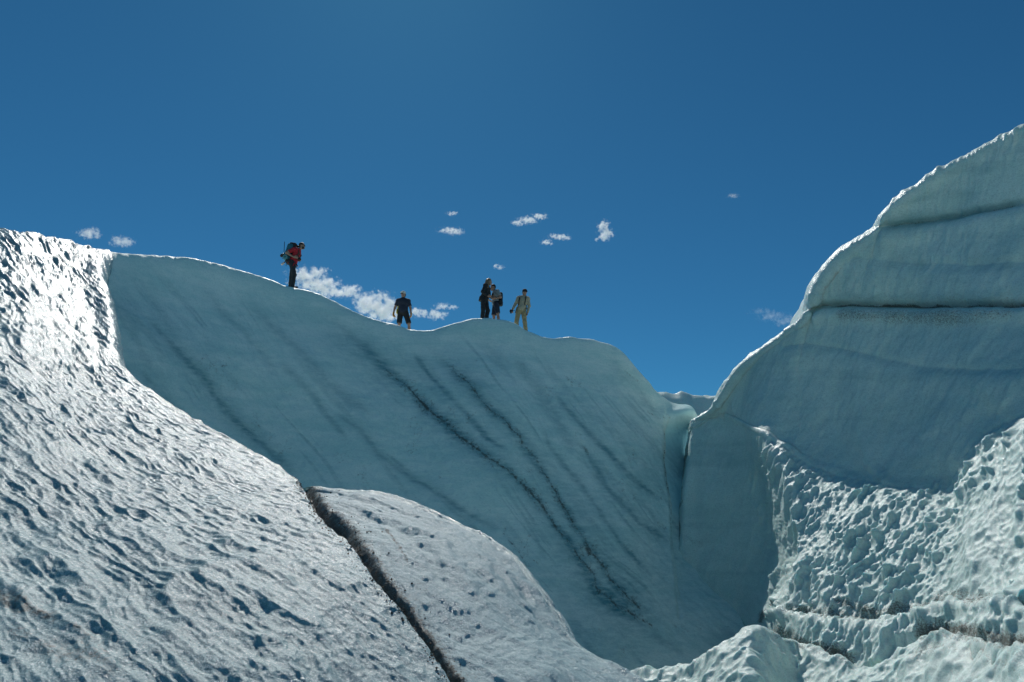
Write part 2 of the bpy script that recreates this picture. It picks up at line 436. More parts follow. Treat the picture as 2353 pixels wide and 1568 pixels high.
disp -= 0.035 * np.clip(dirt_and_shade + vein_and_shade * 0.8, 0, 1)
d, s, t = polydist(px, py, [(1527, 960), (1530, 1010), (1528, 1050), (1533, 1090), (1548, 1160), (1552, 1220), (1556, 1300), (1560, 1420)])
disp -= (0.10 * np.exp(-(d / 4) ** 2) + 0.30 * smooth(2, 8, d * -s) * (d < 400) * smooth(1, .85, t) * (px > 1500)) * face
# rounded lip under the notch at the right end of the crest
lip = np.exp(-((px - 1562) / 34) ** 2 - ((py - 958) / 20) ** 2)
disp += 0.45 * lip
W = W + nr * disp[..., None]
wall = grid_obj('glacier_wall', W, ICE_WALL, {'dirt_and_shade': dirt_and_shade, 'vein_and_shade': vein_and_shade, 'pale': pale}, kind='structure', label='tall shaded blue ice wall with dark slanting streaks under the hikers')
WALL_GRID = (us, W, pr)

# ---- the sunlit slope on the left, with the dirty cleft and the smooth ridge beside it
rows = [
    [(-900, 470, 8.6), (-400, 488, 10.6), (0, 527, 13.0), (125, 548, 15.0), (210, 570, 16.6), (262, 588, 17.5)],
    [(-900, 522, 8.0), (-400, 540, 9.8), (0, 572, 12.0), (120, 594, 13.8), (180, 613, 15.1), (244, 640, 16.0)],
    [(-900, 570, 7.6), (-400, 590, 9.2), (0, 622, 11.2), (120, 640, 12.9), (190, 664, 14.1), (258, 702, 14.9)],
    [(-900, 680, 6.9), (-400, 690, 8.1), (0, 712, 9.7), (130, 735, 11.2), (210, 758, 12.4), (274, 782, 13.3)],
    [(-900, 780, 6.2), (-400, 790, 7.1), (0, 810, 8.3), (130, 825, 9.6), (228, 842, 11.0), (302, 862, 11.9)],
    [(-900, 890, 5.6), (-400, 900, 6.3), (0, 918, 7.2), (170, 930, 8.3), (320, 945, 9.5), (450, 966, 10.3)],
    [(-900, 990, 5.1), (-400, 1000, 5.7), (0, 1015, 6.4), (220, 1025, 7.3), (420, 1035, 8.3), (600, 1051, 9.0)],
    [(-900, 1090, 4.7), (-400, 1100, 5.2), (0, 1108, 5.8), (260, 1103, 6.7), (500, 1103, 7.6), (706, 1112, 8.3)],
    [(-900, 1180, 4.4), (-400, 1180, 4.9), (0, 1178, 5.45), (300, 1165, 6.2), (600, 1155, 7.0), (890, 1152, 7.75)],
    [(-900, 1250, 4.15), (-400, 1245, 4.6), (0, 1238, 5.15), (330, 1220, 5.8), (700, 1206, 6.6), (1045, 1218, 7.2)],
    [(-900, 1350, 3.9), (-400, 1330, 4.3), (0, 1310, 4.8), (370, 1285, 5.4), (770, 1262, 6.1), (1165, 1272, 6.75)],
    [(-900, 1430, 3.7), (-400, 1400, 4.1), (0, 1375, 4.55), (390, 1345, 5.05), (800, 1320, 5.7), (1218, 1332, 6.4)],
    [(-900, 1530, 3.45), (-400, 1480, 3.85), (0, 1455, 4.3), (400, 1425, 4.75), (840, 1395, 5.35), (1266, 1404, 6.1)],
    [(-900, 1650, 3.2), (-400, 1600, 3.6), (0, 1560, 4.0), (420, 1530, 4.4), (880, 1490, 5.0), (1332, 1491, 5.75)],
    [(-900, 1800, 2.95), (-400, 1740, 3.3), (0, 1690, 3.7), (440, 1650, 4.1), (930, 1590, 4.65), (1475, 1570, 5.35)],
    [(-900, 2100, 2.5), (-400, 2000, 2.8), (0, 1920, 3.15), (460, 1850, 3.55), (990, 1760, 4.15), (1650, 1720, 4.8)],
]
P = np.array([[at(*q) for q in r] for r in rows])
near = P[-1].copy(); near[:, 1] -= 2.6; near[:, 0] *= 0.9; near[:, 2] -= 0.35
near2 = near.copy(); near2[:, 1] -= 5.0; near2[:, 2] -= 0.5; near2[:, 0] *= 1.4
back = P[0] + np.array([-0.6, 2.5, 0.25]); back2 = P[0] + np.array([-2.5, 9.0, -0.3])
back[-1] = P[0, -1] + np.array([-0.5, 1.6, 0.0]); back2[-1] = P[0, -1] + np.array([-1.5, 6, -0.9])
P = np.concatenate([back2[None], back[None], P, near[None], near2[None]], 0)
E = P[:, -1]
tg = np.gradient(E, axis=0); tg[:, 2] = 0
tg /= np.linalg.norm(tg, axis=1, keepdims=True)
out = np.stack([-tg[:, 1], tg[:, 0], np.zeros(len(tg))], 1)
out = np.where(out[:, :1] < 0, -out, out)
inn = (P[:, -2] * 0.16 + E * 0.84)[:, None]
inn[..., 2] += 0.04
inn[2:7] = (P[2:7, -2] * 0.36 + E[2:7] * 0.64)[:, None]
inn[2:7, 0, 2] += np.array([0.05, 0.22, 0.24, 0.24, 0.12])
of = np.ones(len(E)); of[:7] = 0.06; of[7] = 0.5; of[9:18] = 0.4
of = of[:, None]
drops = [E + out * of * a - np.array([0, 0, b]) for a, b in ((0.28, 0.16), (0.62, 0.75), (0.95, 2.0), (1.5, 4.6))]
P = np.concatenate([P[:, :-1], inn, E[:, None]] + [q[:, None] for q in drops], 1)
S, tr, tc = net(P, 2.55, 2.55, {0: 6, 1: 16, -1: 8, -2: 14, -3: 30}, {0: 12, -1: 10, -2: 14, -3: 30, -4: 40})
px, py = proj(S)
nr = normals(S)
if nr[nr.shape[0] // 2, nr.shape[1] // 3, 2] < 0: nr = -nr
x, y = S[..., 0], S[..., 1]
cleft = [(690, 1090), (702, 1118), (728, 1158), (760, 1190), (800, 1225), (838, 1278), (870, 1325), (905, 1368), (940, 1412), (970, 1458), (1010, 1515), (1048, 1568), (1100, 1650), (1180, 1800)]
cd, cs, ct = polydist(px, py, cleft)
# the ridge beyond the cleft (right of it in view)
right_of = np.where((py > 1085) & (cs < 0), 1.0, 0.0) if True else 0
ridge = right_of * smooth(0, 30, cd) * (px > 600)
inroll = smooth(tc.max() - 4.6, tc.max() - 5.4, tc)[None, :]
ca, sa = math.cos(math.radians(-27)), math.sin(math.radians(-27))
a = (x * ca + y * sa); b = (-x * sa + y * ca)
wa = 0.16 * fbm(a / 0.6, b / 0.4, 3, 70); wb = 0.10 * fbm(a / 0.6, b / 0.4, 3, 77)
big = 0.5 + 0.5 * fbm(a / 1.6, b / 1.0, 3, 80); mid = 0.5 + 0.5 * fbm(a / 0.6, b / 0.5, 3, 82)
b1, cid = hollows((a + wa) / 0.40, (b + wb) / 0.145, 11, 13.0, 0.55)
b2, gid = hollows((a + wb) / 0.19, (b + wa) / 0.07, 12, 13.0, 0.55)
b3, hid = hollows((a + wa) / 1.3, (b + wb * 2) / 0.55, 13, 8.0, 0.6)
b4, _ = hollows((a + wa) / 0.09, (b + wb) / 0.045, 14, 11.0, 0.6)
disp = 0.085 * b1 * (0.6 + 0.8 * cid) * (0.4 + 1.0 * big) + 0.034 * b2 * (0.6 + 0.8 * gid) * (0.4 + 1.0 * mid) + 0.05 * b3
disp = disp * (0.62 + 0.26 * smooth(4.5, 10.0, y)) + 0.014 * b4 + 0.004 * fbm(a / 0.06, b / 0.05, 2, 93) * smooth(10, 5, y) - 0.03
disp += 0.05 * fbm(a / 2.2, b / 1.3, 3, 90) + 0.035 * fbm(a / 0.85, b / 0.40, 3, 92) + 0.010 * fbm(a / 0.16, b / 0.10, 3, 94) + 0.0022 * fbm(a / 0.035, b / 0.025, 2, 95)
far = smooth(5.0, 12.0, y)
disp *= (1 - 0.95 * ridge) * (1 + 0.45 * far) * (1 - 0.35 * smooth(3.6, 4.8, tc)[None, :])
# flutes on the ridge's outer flank and on the spur's flank, running downhill
fl = fbm(a / 3.5 + 0.2 * fbm(a, b, 2, 99), (b + 0.06 * fbm(a / 0.7, b / 0.7, 2, 98)) / 0.075, 3, 100)
edge = smooth(3.2, 4.6, tc)[None, :]
fl2 = fbm(y / 0.9 + 0.4 * fbm(x, y, 2, 97), tc[None, :] * 8 + 0.5 * fbm(x / 0.4, y / 0.4, 2, 96), 3, 101)
disp += 0.030 * fl2 * ridge * smooth(3.3, 4.3, tc)[None, :] + 0.014 * fl * edge * (0.35 + 0.65 * ridge + 0.6 * (y > 11))
disp += ridge * (0.03 * smooth(0, 160, cd) - 0.03 + 0.012 * fbm(x / 0.3, y / 0.3, 3, 104) + 0.008 * fbm(x / 0.055, y / 0.055, 2, 105) + 0.003 * b4 + 0.003 * b2 * mid + 0.008 * fbm(x / 0.12, y / 0.12, 3, 106) + 0.07 * np.sin(np.pi * smooth(0, 330, cd)))
groove = np.exp(-((cd - 6) / 9) ** 2) * right_of + np.exp(-(cd / 5) ** 2) * (1 - right_of)
disp -= 0.16 * groove * (0.7 + 0.3 * fbm(ct * 22, ct * 0, 3, 110)) * smooth(0, 0.05, ct)
S = S + nr * disp[..., None]
dirt_and_shade = np.exp(-((cd - 9) / 24) ** 2) * right_of * 0.80 + np.exp(-(cd / 7) ** 2) * (1 - right_of) * 0.9
dirt_and_shade = np.maximum(dirt_and_shade, right_of * np.exp(-(cd / 75)) * 0.62 * (0.6 + 0.6 * fbm(px / 40, py / 40, 3, 120)))
dirt_and_shade *= smooth(0, 0.08, ct)
dirt_and_shade = np.maximum(dirt_and_shade, lines_attr(px, py, [
    ([(880, 1215), (915, 1265), (940, 1300)], 4, 0.8), ([(955, 1330), (985, 1365)], 4, 0.5), ([(540, 1250), (590, 1290), (640, 1330)], 22, 0.35),
    ([(-40, 1340), (30, 1380), (80, 1405), (150, 1430)], 26, 0.6), ([(0, 1440), (60, 1460), (120, 1500), (220, 1520), (280, 1570)], 34, 0.55), ([(160, 1440), (215, 1480), (250, 1520)], 9, 0.65), ([(420, 1185), (440, 1200), (470, 1215)], 12, 0.4)]))
dirt_and_shade = np.maximum(dirt_and_shade, 0.30 * smooth(0.25, 0.6, fbm(a / 0.8, b / 0.5, 4, 130)) * smooth(9, 4, y) )
slope = grid_obj('glacier_slope', S, ICE_SLOPE, {'dirt_and_shade': dirt_and_shade, 'vein_and_shade': dirt_and_shade * 0, 'grain': ridge}, kind='structure', label='glistening sunlit ice slope with melt hollows and a dirty cleft in the foreground')

# ---- loose grit lying in the cleft
rg = np.random.default_rng(5)
band = np.where((cd < 70) & (px > 640) & (px < 1250) & (py > 1085) & (py < 1650) & (tc[None, :] < tc.max() - 4.3))
wgt = np.exp(-(cd[band] / 16) ** 2) + 0.10 * np.exp(-cd[band] / 30) * right_of[band]
pick = rg.choice(len(band[0]), 2600, p=wgt / wgt.sum())
base = S[band[0][pick], band[1][pick]]
octa = np.array([(1, 0, 0), (-1, 0, 0), (0, 1, 0), (0, -1, 0), (0, 0, 1), (0, 0, -1)], float)
of_ = np.array([(0, 2, 4), (2, 1, 4), (1, 3, 4), (3, 0, 4), (2, 0, 5), (1, 2, 5), (3, 1, 5), (0, 3, 5)])
size = 0.0035 + 0.008 * rg.random(len(base)) ** 3
gv = base[:, None] + rg.normal(0, 0.008, (len(base), 1, 3)) * np.array([1, 1, 0]) + octa[None] * (size[:, None, None] * (0.6 + 0.8 * rg.random((len(base), 6, 3))))
gf = of_[None] + 6 * np.arange(len(base))[:, None, None]
gm, gnt, gbs = new_mat('grit_stone')
gn = N(gnt, 'ShaderNodeTexNoise', Scale=30.0); gtc = N(gnt, 'ShaderNodeTexCoord'); gnt.links.new(gtc.outputs['Object'], gn.inputs['Vector'])
gnt.links.new(mixc(gnt, gn.outputs['Fac'], (0.05, 0.042, 0.034, 1), (0.17, 0.135, 0.10, 1)), gbs.inputs['Base Color']); gbs.inputs['Roughness'].default_value = 0.7
link('grit', mesh_from('grit', gv, gf, gm, smooth_shade=False, quads=False), None, kind='stuff', label='brown grit and small stones lying in the cleft of the foreground ice', category='grit')

# ---- the right hand ice mass: shaded face with level bands above a sunlit bumpy apron
m_crest = [(1500, 1010), (1560, 985), (1600, 966), (1640, 940), (1665, 908), (1690, 870), (1720, 836), (1780, 790), (1820, 756), (1846, 738), (1858, 724), (1864, 700), (1880, 668), (1920, 610), (1960, 576), (2000, 542), (2016, 526), (2022, 512), (2045, 482), (2100, 440), (2180, 390), (2250, 352), (2353, 298), (2600, 200), (2900, 120)]
m_Y = [(1500, 25.5), (1560, 24), (1600, 23), (1700, 21.2), (1860, 18.8), (2060, 16.4), (2353, 14.0), (2600, 12.2), (2900, 10.5)]
m_A = [(1500, 1020), (1560, 1003), (1590, 990), (1620, 964), (1660, 958), (1720, 986), (1780, 1016), (1860, 1066), (1960, 1096), (2060, 1120), (2140, 1120), (2190, 1100), (2230, 1040), (2260, 998), (2353, 955), (2600, 880), (2900, 820)]
m_L1 = [(1500, 1540), (1560, 1535), (1600, 1525), (1680, 1480), (1745, 1425), (1775, 1398), (1815, 1405), (1890, 1411), (1938, 1416), (2002, 1428), (2044, 1422), (2114, 1411), (2156, 1397), (2226, 1394), (2353, 1408), (2600, 1430), (2900, 1450)]
m_L2 = [(1500, 1575), (1600, 1560), (1680, 1520), (1740, 1455), (1756, 1452), (1806, 1474), (1862, 1494), (1932, 1513), (1974, 1533), (2016, 1533), (2067, 1527), (2109, 1493), (2170, 1460), (2226, 1463), (2282, 1480), (2353, 1494), (2600, 1550), (2900, 1600)]
mc = np.unique(np.concatenate([[1540, 1570, 1600, 1640, 1680, 1710, 1740, 1765, 1790, 1820, 1845, 1862, 1880, 1900], [1935, 1975, 2000, 2018, 2036, 2070, 2110, 2150, 2190, 2230, 2270, 2310, 2353, 2450, 2600, 2750, 2900]])).astype(float)
gi = lambda tab, u=mc: np.interp(u, *np.array(tab).T)
CR = at(mc, gi(m_crest), gi(m_Y))
# how far ahead the shadow of the crest falls along each line of sight
dense = np.linspace(1500, 2900, 400)
CD = at(dense, gi(m_crest, dense), gi(m_Y, dense))
def shadow_Y(pxx, pyy, yc):
    for Y in np.arange(yc - 0.3, 4.0, -0.05):
        p = at(pxx, pyy, Y)
        rel = CD - p
        k = rel[:, 1] / SUN[1]
        off = np.abs(rel[:, 0] - SUN[0] * k)
        j = np.argmin(np.where(k > 0, off, 99))
        if p[2] + SUN[2] * k[j] > CD[j, 2]: return Y
    return 4.0
AY = np.array([shadow_Y(u, gi(m_A, np.array([u]))[0], yc) for u, yc in zip(mc, gi(m_Y))])
AY = np.where(mc <= 1745, np.interp(mc, [1500, 1745], [24.0, 21.4]), AY)
AY = np.convolve(np.pad(AY, 2, 'edge'), [.1, .2, .4, .2, .1], 'valid')
shA = np.interp(mc, [1640, 1740, 1800, 1900], [0, -30, -30, 0])
AP = at(mc + shA, gi(m_A, mc + shA), AY)
def slope_to(A, u, v, ang):
    dx, dy, dz = ray(u, v)
    k = dz / dy; tn = np.tan(np.radians(ang))
    Y = (A[:, 2] - tn * A[:, 1]) / (k - tn)
    return at(u, v, Y)
ang = np.interp(mc, [1500, 1725, 1765, 1790, 1820, 1900, 2900], [85, 84, 72, 60, 53, 46, 43])
L1 = slope_to(AP, mc, gi(m_L1), ang)
L2 = slope_to(L1 + np.array([0, -0.15, 0]), mc, gi(m_L2), np.interp(mc, [1500, 1740, 1780, 2900], [50, 50, 46, 44]))
print('M apron Y', [(int(u), round(float(a_), 1), round(float(l[1]), 1), round(float(q[1]), 1)) for u, a_, l, q in zip(mc, AY, L1, L2)])
def face_pt(t, bulge):
    q = CR + t * (AP - CR)
    q[:, 1] += bulge * np.clip(CR[:, 2] - AP[:, 2], 0, 8) / 6
    return q
RW = [CR + np.array([1.5, 9, -1.5]), CR + np.array([0.5, 3.0, 0.1]), CR + np.array([0.1, 0.7, 0.06]), CR,
      face_pt(0.06, 0.25), face_pt(0.2, 0.75), face_pt(0.4, 1.1), face_pt(0.6, 1.1), face_pt(0.8, 0.95), face_pt(0.93, 0.5), AP,
      AP + (L1 - AP) * 0.33 + np.array([0, -0.05, 0.10]), AP + (L1 - AP) * 0.68 + np.array([0, 0, 0.06]), L1 + np.array([0, 0.1, 0.0]), L1 + np.array([0, -0.22, -0.02]),
      L1 + (L2 - L1) * 0.45 + np.array([0, -0.22, 0.12]), L2, L2 + np.array([0, -0.1, -0.7]), L2 + np.array([0, 0, -2.5])]
P = np.array(RW)
cw = np.interp(mc, [1700, 1740, 1790, 1830], [0, 1, 1, 0])
P[11, :, 0] += 0.26 * cw; P[12, :, 0] += 0.36 * cw
# the left edge of the shaded panel, wavy, turning back out of sight
ey_ = proj(P[:, 2])[1]
ex_ = np.interp(ey_, [930, 985, 1040, 1110, 1150, 1180, 1230, 1300, 1420, 1530], [1600, 1586, 1576, 1562, 1568, 1553, 1558, 1552, 1560, 1568])
P[:, 1] = at(ex_, ey_ + np.interp(ey_, [900, 985, 1040], [8, 6, 0]), P[:, 2, 1] + 0.35)
P[:, 0] = P[:, 1] + np.array([0.35, 1.8, 0.0])
M, tr, tc = net(P, 2.5, 2.5, {0: 8, 1: 14, 2: 16, -1: 8, -2: 14}, {-1: 12, -2: 14, -3: 20, -4: 30})
px, py = proj(M)
nr = normals(M)
if nr[nr.shape[0] // 2, nr.shape[1] // 2, 1] > 0: nr = -nr
seg = np.linalg.norm(np.diff(M, axis=0), axis=-1)
vv = np.concatenate([np.zeros((1, M.shape[1])), np.cumsum(seg, 0)], 0)
uu = M[..., 0] * 0.8 - 0.6 * M[..., 1]
vv = -0.77 * M[..., 1] - 0.64 * M[..., 2]
rowt = tr[:, None] + 0 * px
panel = smooth(1768, 1722, px + 22 * fbm(px / 30, py / 30, 3, 245) + 0.12 * (1250 - py)) * smooth(9.5, 10.3, rowt)
apron = smooth(9.7, 10.5, rowt) * (1 - panel)
crestm = np.exp(-((rowt - 3.0) / 0.9) ** 2)
w1 = 0.12 * fbm(uu / 0.5, vv / 0.5, 3, 200); w2 = 0.12 * fbm(uu / 0.5, vv / 0.5, 3, 207)
r1 = math.radians(25)
ua = (uu * math.cos(r1) + vv * math.sin(r1)); va = (-uu * math.sin(r1) + vv * math.cos(r1))
b1, cid = hollows((ua + w1) / 0.19, (va + w2) / 0.27, 31, 10.0)
b2, gid = hollows((ua + w2) / 0.10, (va + w1) / 0.13, 32, 10.0)
b3, hid = hollows((ua + 2 * w2) / 0.7, (va + 2 * w1) / 1.1, 33, 8.0)
patch = smooth(-0.35, 0.35, fbm(uu / 0.8, vv / 0.8, 3, 236))
scal = 0.14 * b1 * (0.3 + 1.3 * cid) * (0.55 + 0.7 * patch) + 0.055 * b2 * (0.4 + 1.2 * gid) * (0.85 + 0.4 * patch) + 0.12 * b3 + 0.012 * fbm(uu / 0.09, vv / 0.09, 3, 240) - 0.05
disp = scal * (apron + 0.35 * crestm + 0.17)
disp += 0.10 * fbm(uu / 1.8, vv / 1.8, 3, 220) + 0.10 * fbm(uu / 0.8, vv / 1.2, 2, 222) * apron + 0.05 * fbm(uu / 0.6, vv / 0.5, 4, 225) * (1 - apron)
# melt gullies running down the apron
gul = fbm(uu / 0.55 + 0.5 * w1, vv / 3.5, 3, 230)
disp -= 0.09 * smooth(0.15, 0.6, gul) * apron * smooth(10.5, 12.5, rowt) * smooth(14.2, 13.2, rowt)
bands = [  # (line, groove width, depth)
    ([(2015, 522), (2100, 514), (2200, 500), (2280, 485), (2360, 468), (2500, 450)], 8, 0.11),
    ([(1855, 716), (1890, 702), (1950, 701), (2050, 703), (2150, 705), (2250, 703), (2353, 704), (2500, 704)], 7, 0.17),
    ([(1800, 800), (1850, 792), (1950, 808), (2050, 832), (2150, 852), (2353, 862)], 9, 0.04),
    ([(1950, 590), (2100, 612), (2250, 620), (2400, 610)], 14, 0.05),
]
for pts, w, dep in bands:
    d, s, t = polydist(px, py, pts)
    e = smooth(0, 0.05, t) * (d < 300)
    disp -= dep * np.exp(-(d / w) ** 2) * e
    disp += dep * 0.9 * np.exp(-((d - 3.2 * w) / (3.0 * w)) ** 2) * (s > 0) * e * (rowt < 10)
# rounded lobes between the level bands
lb1 = np.interp(px, [1990, 2015, 2100, 2200, 2280, 2360, 2500], [530, 522, 514, 500, 485, 468, 450]); lb2 = np.interp(px, [1840, 1855, 1890, 1950, 2050, 2150, 2500], [730, 716, 702, 701, 703, 705, 704]); lbA = np.interp(px, *np.array(m_A).T)
lobe = lambda y0, y1: np.sqrt(np.clip(4 * (py - y0) / np.maximum(y1 - y0, 20) * (1 - (py - y0) / np.maximum(y1 - y0, 20)), 0, 1))
disp += (0.24 * lobe(lb1, lb2) * (px > 1850) + 0.18 * lobe(lb2, lbA)) * (rowt < 10) * (rowt > 2.0) + 0.18 * lobe(lb1 - 190, lb1) * (px > 2000) * (rowt < 10) * (rowt > 2.0)
disp += 0.22 * np.exp(-((rowt - 14.6) / 0.8) ** 2) * apron * (0.7 + 0.5 * fbm(uu / 0.7, vv * 0, 3, 250))
M = M + nr * disp[..., None]
dirt_and_shade = lines_attr(px, py, [
    ([(1880, 704), (1950, 701), (2050, 703), (2150, 705), (2250, 703), (2353, 704), (2500, 704)], 4, 0.9), ([(2230, 704), (2300, 706), (2400, 704)], 7, 1.0),
    ([(1900, 722), (2000, 728), (2100, 735), (2250, 735), (2400, 730)], 24, 0.5), ([(1930, 690), (2100, 692), (2400, 692)], 16, 0.3),
    ([(1800, 800), (1850, 792), (1950, 808), (2050, 832), (2150, 852), (2353, 862)], 7, 0.3),
    ([(2020, 522), (2100, 514), (2200, 500), (2280, 487), (2360, 470)], 4, 0.55), ([(2230, 605), (2320, 620)], 20, 0.25),
    ([(1650, 930), (1750, 985), (1850, 1040), (1950, 1060)], 12, 0.3),
    ([(1590, 1010), (1640, 1020), (1700, 1035)], 12, 0.35), ([(1640, 1140), (1700, 1150), (1740, 1145)], 9, 0.3), ([(1560, 1230), (1620, 1250)], 14, 0.35),
    ([(1640, 1440), (1680, 1450), (1720, 1430)], 22, 0.45), ([(1580, 985), (1575, 1040), (1562, 1110), (1566, 1150), (1554, 1180), (1558, 1230), (1552, 1300)], 3, 0.8),
    (list(zip(*[iter([1770, 1392, 1815, 1400, 1890, 1404, 1938, 1410, 2002, 1420, 2044, 1412, 2114, 1400, 2156, 1384, 2226, 1378, 2353, 1390, 2500, 1400])] * 2)), 24, 0.6),
    (list(zip(*[iter([1770, 1402, 1815, 1408, 1890, 1414, 1938, 1419, 2002, 1430, 2044, 1424, 2114, 1412, 2156, 1397, 2226, 1394, 2353, 1408, 2500, 1418])] * 2)), 8, 0.8),
    ([(1900, 1370), (1945, 1385), (1985, 1402), (2030, 1418)], 16, 0.62), ([(2030, 1415), (2070, 1395), (2110, 1392), (2140, 1405)], 22, 0.6), ([(2140, 1385), (2170, 1372), (2210, 1368), (2240, 1385)], 24, 0.6), ([(2220, 1375), (2260, 1370), (2300, 1380), (2380, 1400)], 24, 0.62),
    (list(zip(*[iter([1756, 1440, 1806, 1462, 1862, 1482, 1932, 1503, 1974, 1522])] * 2)), 19, 0.85),
    (list(zip(*[iter([2100, 1480, 2140, 1455, 2170, 1446, 2226, 1450, 2282, 1466, 2353, 1480, 2450, 1500])] * 2)), 21, 0.85),
    ([(1745, 1440), (1752, 1415), (1768, 1395), (1778, 1375)], 8, 1.0), ([(1600, 1530), (1660, 1500), (1720, 1460), (1748, 1440)], 7, 0.85),
])
vein_and_shade = lines_attr(px, py, [
    ([(2020, 520), (2100, 510), (2200, 497), (2280, 482), (2360, 465)], 14, 0.7), ([(2040, 600), (2100, 612), (2140, 605)], 18, 0.3), ([(2240, 610), (2353, 622)], 18, 0.35),
    ([(1860, 705), (1950, 690), (2100, 688), (2353, 690)], 12, 0.35)])
strat = fbm(px / 420, (py + 12 * fbm(px / 200, py / 200, 2, 261)) / 30, 4, 260)
vein_and_shade = np.maximum(vein_and_shade, 0.22 * smooth(0.2, 0.6, strat) * (1 - apron) * (rowt > 3.3))
right = grid_obj('glacier_bluff', M, ICE_RIGHT, {'dirt_and_shade': dirt_and_shade, 'vein_and_shade': vein_and_shade}, kind='structure', label='layered ice bluff on the right with a dark level band and bumpy sunlit foot')

# ---- the low hummock in front of the bluff
bc = np.array([1300, 1380, 1450, 1520, 1600, 1640, 1680, 1720, 1746, 1776, 1806, 1832, 1862, 1900, 1932, 1974, 2016, 2067, 2088, 2109, 2140, 2170, 2226, 2282, 2353, 2500, 2750], float)
b_top = [(1300, 1600), (1380, 1580), (1450, 1560), (1520, 1546), (1600, 1532), (1640, 1510), (1680, 1488), (1720, 1462), (1746, 1450)] + m_L2[4:]
b_Y = np.interp(bc, [1300, 1450, 1600, 1680, 1746, 1810], [15.8, 15.2, 14.4, 13.6, 12.9, 12.2])
L2Y = np.interp(bc, mc, L2[:, 1])
b_Y = np.where(bc > 1746, L2Y - 0.35, np.minimum(b_Y, 15.9))
b_Y[(bc > 1700) & (bc < 1830)] = np.interp(bc[(bc > 1700) & (bc < 1830)], [1690, 1840], [13.4, np.interp(1840, mc, L2[:, 1]) - 0.35])
b_Y = np.convolve(np.pad(b_Y, 1, 'edge'), [.25, .5, .25], 'valid')
T0 = at(bc, gi(b_top, bc), b_Y)
f_1 = slope_to(T0, bc, gi(b_top, bc) + 26, 32.0); f_2 = slope_to(f_1, bc, np.maximum(gi(b_top, bc) + 60, 1580), 30.0); f_3 = slope_to(f_2, bc, np.maximum(gi(b_top, bc) + 160, 1760), 33.0)
P = np.array([T0 + np.array([0, 1.2, -2.6]), T0 + np.array([0, 0.75, -0.9]), T0 + np.array([0, 0.3, -0.12]), T0, f_1, f_2, f_3, f_3 + np.array([0, -1.0, -1.5])])
Bm, tr, tc = net(P, 1.8, 2.4, {0: 8, 1: 12, 2: 16, -1: 8, -2: 30}, {-1: 14, -2: 25})
px, py = proj(Bm)
nr = normals(Bm)
if nr[nr.shape[0] // 2, nr.shape[1] // 2, 2] < 0: nr = -nr
uu, vv = Bm[..., 0], Bm[..., 1]
w1 = 0.12 * fbm(uu / 0.5, vv / 0.5, 3, 300); w2 = 0.12 * fbm(uu / 0.5, vv / 0.5, 3, 307)
b1, cid = hollows((uu + w1) / 0.30, (vv + w2) / 0.24, 41, 9.0)
b2, gid = hollows((uu + w2) / 0.13, (vv + w1) / 0.11, 42, 9.0)
disp = 0.14 * np.clip(b1 + 0.12, 0, 0.6) * (0.3 + 1.3 * cid) + 0.045 * b2 + 0.14 * fbm(uu / 1.3, vv / 1.0, 3, 310) + 0.012 * fbm(uu / 0.09, vv / 0.09, 3, 315)
Bm = Bm + nr * disp[..., None]
dirt_and_shade = lines_attr(px, py, [([(1746, 1452), (1806, 1476), (1862, 1496), (1932, 1515), (1974, 1535)], 7, 0.5), ([(2109, 1495), (2170, 1464), (2226, 1466), (2353, 1500)], 12, 0.55), ([(2090, 1530), (2160, 1490), (2230, 1500), (2300, 1530)], 18, 0.45), ([(2280, 1520), (2353, 1560)], 16, 0.4)])
hum = grid_obj('ice_hummock', Bm, ICE_RIGHT, {'dirt_and_shade': dirt_and_shade, 'vein_and_shade': dirt_and_shade * 0}, kind='structure', label='low bumpy ice hummock below the bluff at the lower right')

# ---- the far mound seen in the gap
gx = np.linspace(0, 1, 150); gy = np.linspace(0, 1, 110)
X, Yg = np.meshgrid(gx, gy)
fx = 10.0 + (X - 0.5) * 16; fy = 30 + Yg * 14
top = 7.3 + 0.25 * np.sin(X * 9) + 0.35 * fbm(fx / 1.6, fy / 1.6, 4, 400)
rise = smooth(0.0, 0.42, Yg)
fz = -1 + (top + 1) * rise - 1.5 * smooth(0.6, 1, Yg)
f1, f2, cid = worley(fx / 0.9, fy / 0.8, 51)
fz = fz + 0.35 * f1 ** 2 * rise + 0.5 * rise * fbm(fx / 3, fy / 2.2, 3, 402)
far_o = grid_obj('ice_mound', np.stack([fx, fy, fz], -1), ICE_RIGHT, {'dirt_and_shade': X * 0, 'vein_and_shade': X * 0}, kind='structure', label='small bumpy ice mound seen through the gap beside the bluff')

# ---- glacier floor out to the horizon
ga = np.concatenate([-np.geomspace(4000, 6, 24), np.linspace(-5, 5, 6), np.geomspace(6, 4000, 24)])
X, Yg = np.meshgrid(ga, ga)
grd = grid_obj('ground', np.stack([X, Yg, -4.6 + 0.4 * fbm(X / 40, Yg / 40, 3, 500)], -1), ICE_RIGHT, {'dirt_and_shade': X * 0, 'vein_and_shade': X * 0}, kind='structure', label='glacier floor running to the horizon')

# ---------------------------------------------------------------- figures: smooth solids meshed from distance fields
def unit(v):
    v = np.asarray(v, float); return v / max(np.linalg.norm(v), 1e-9)

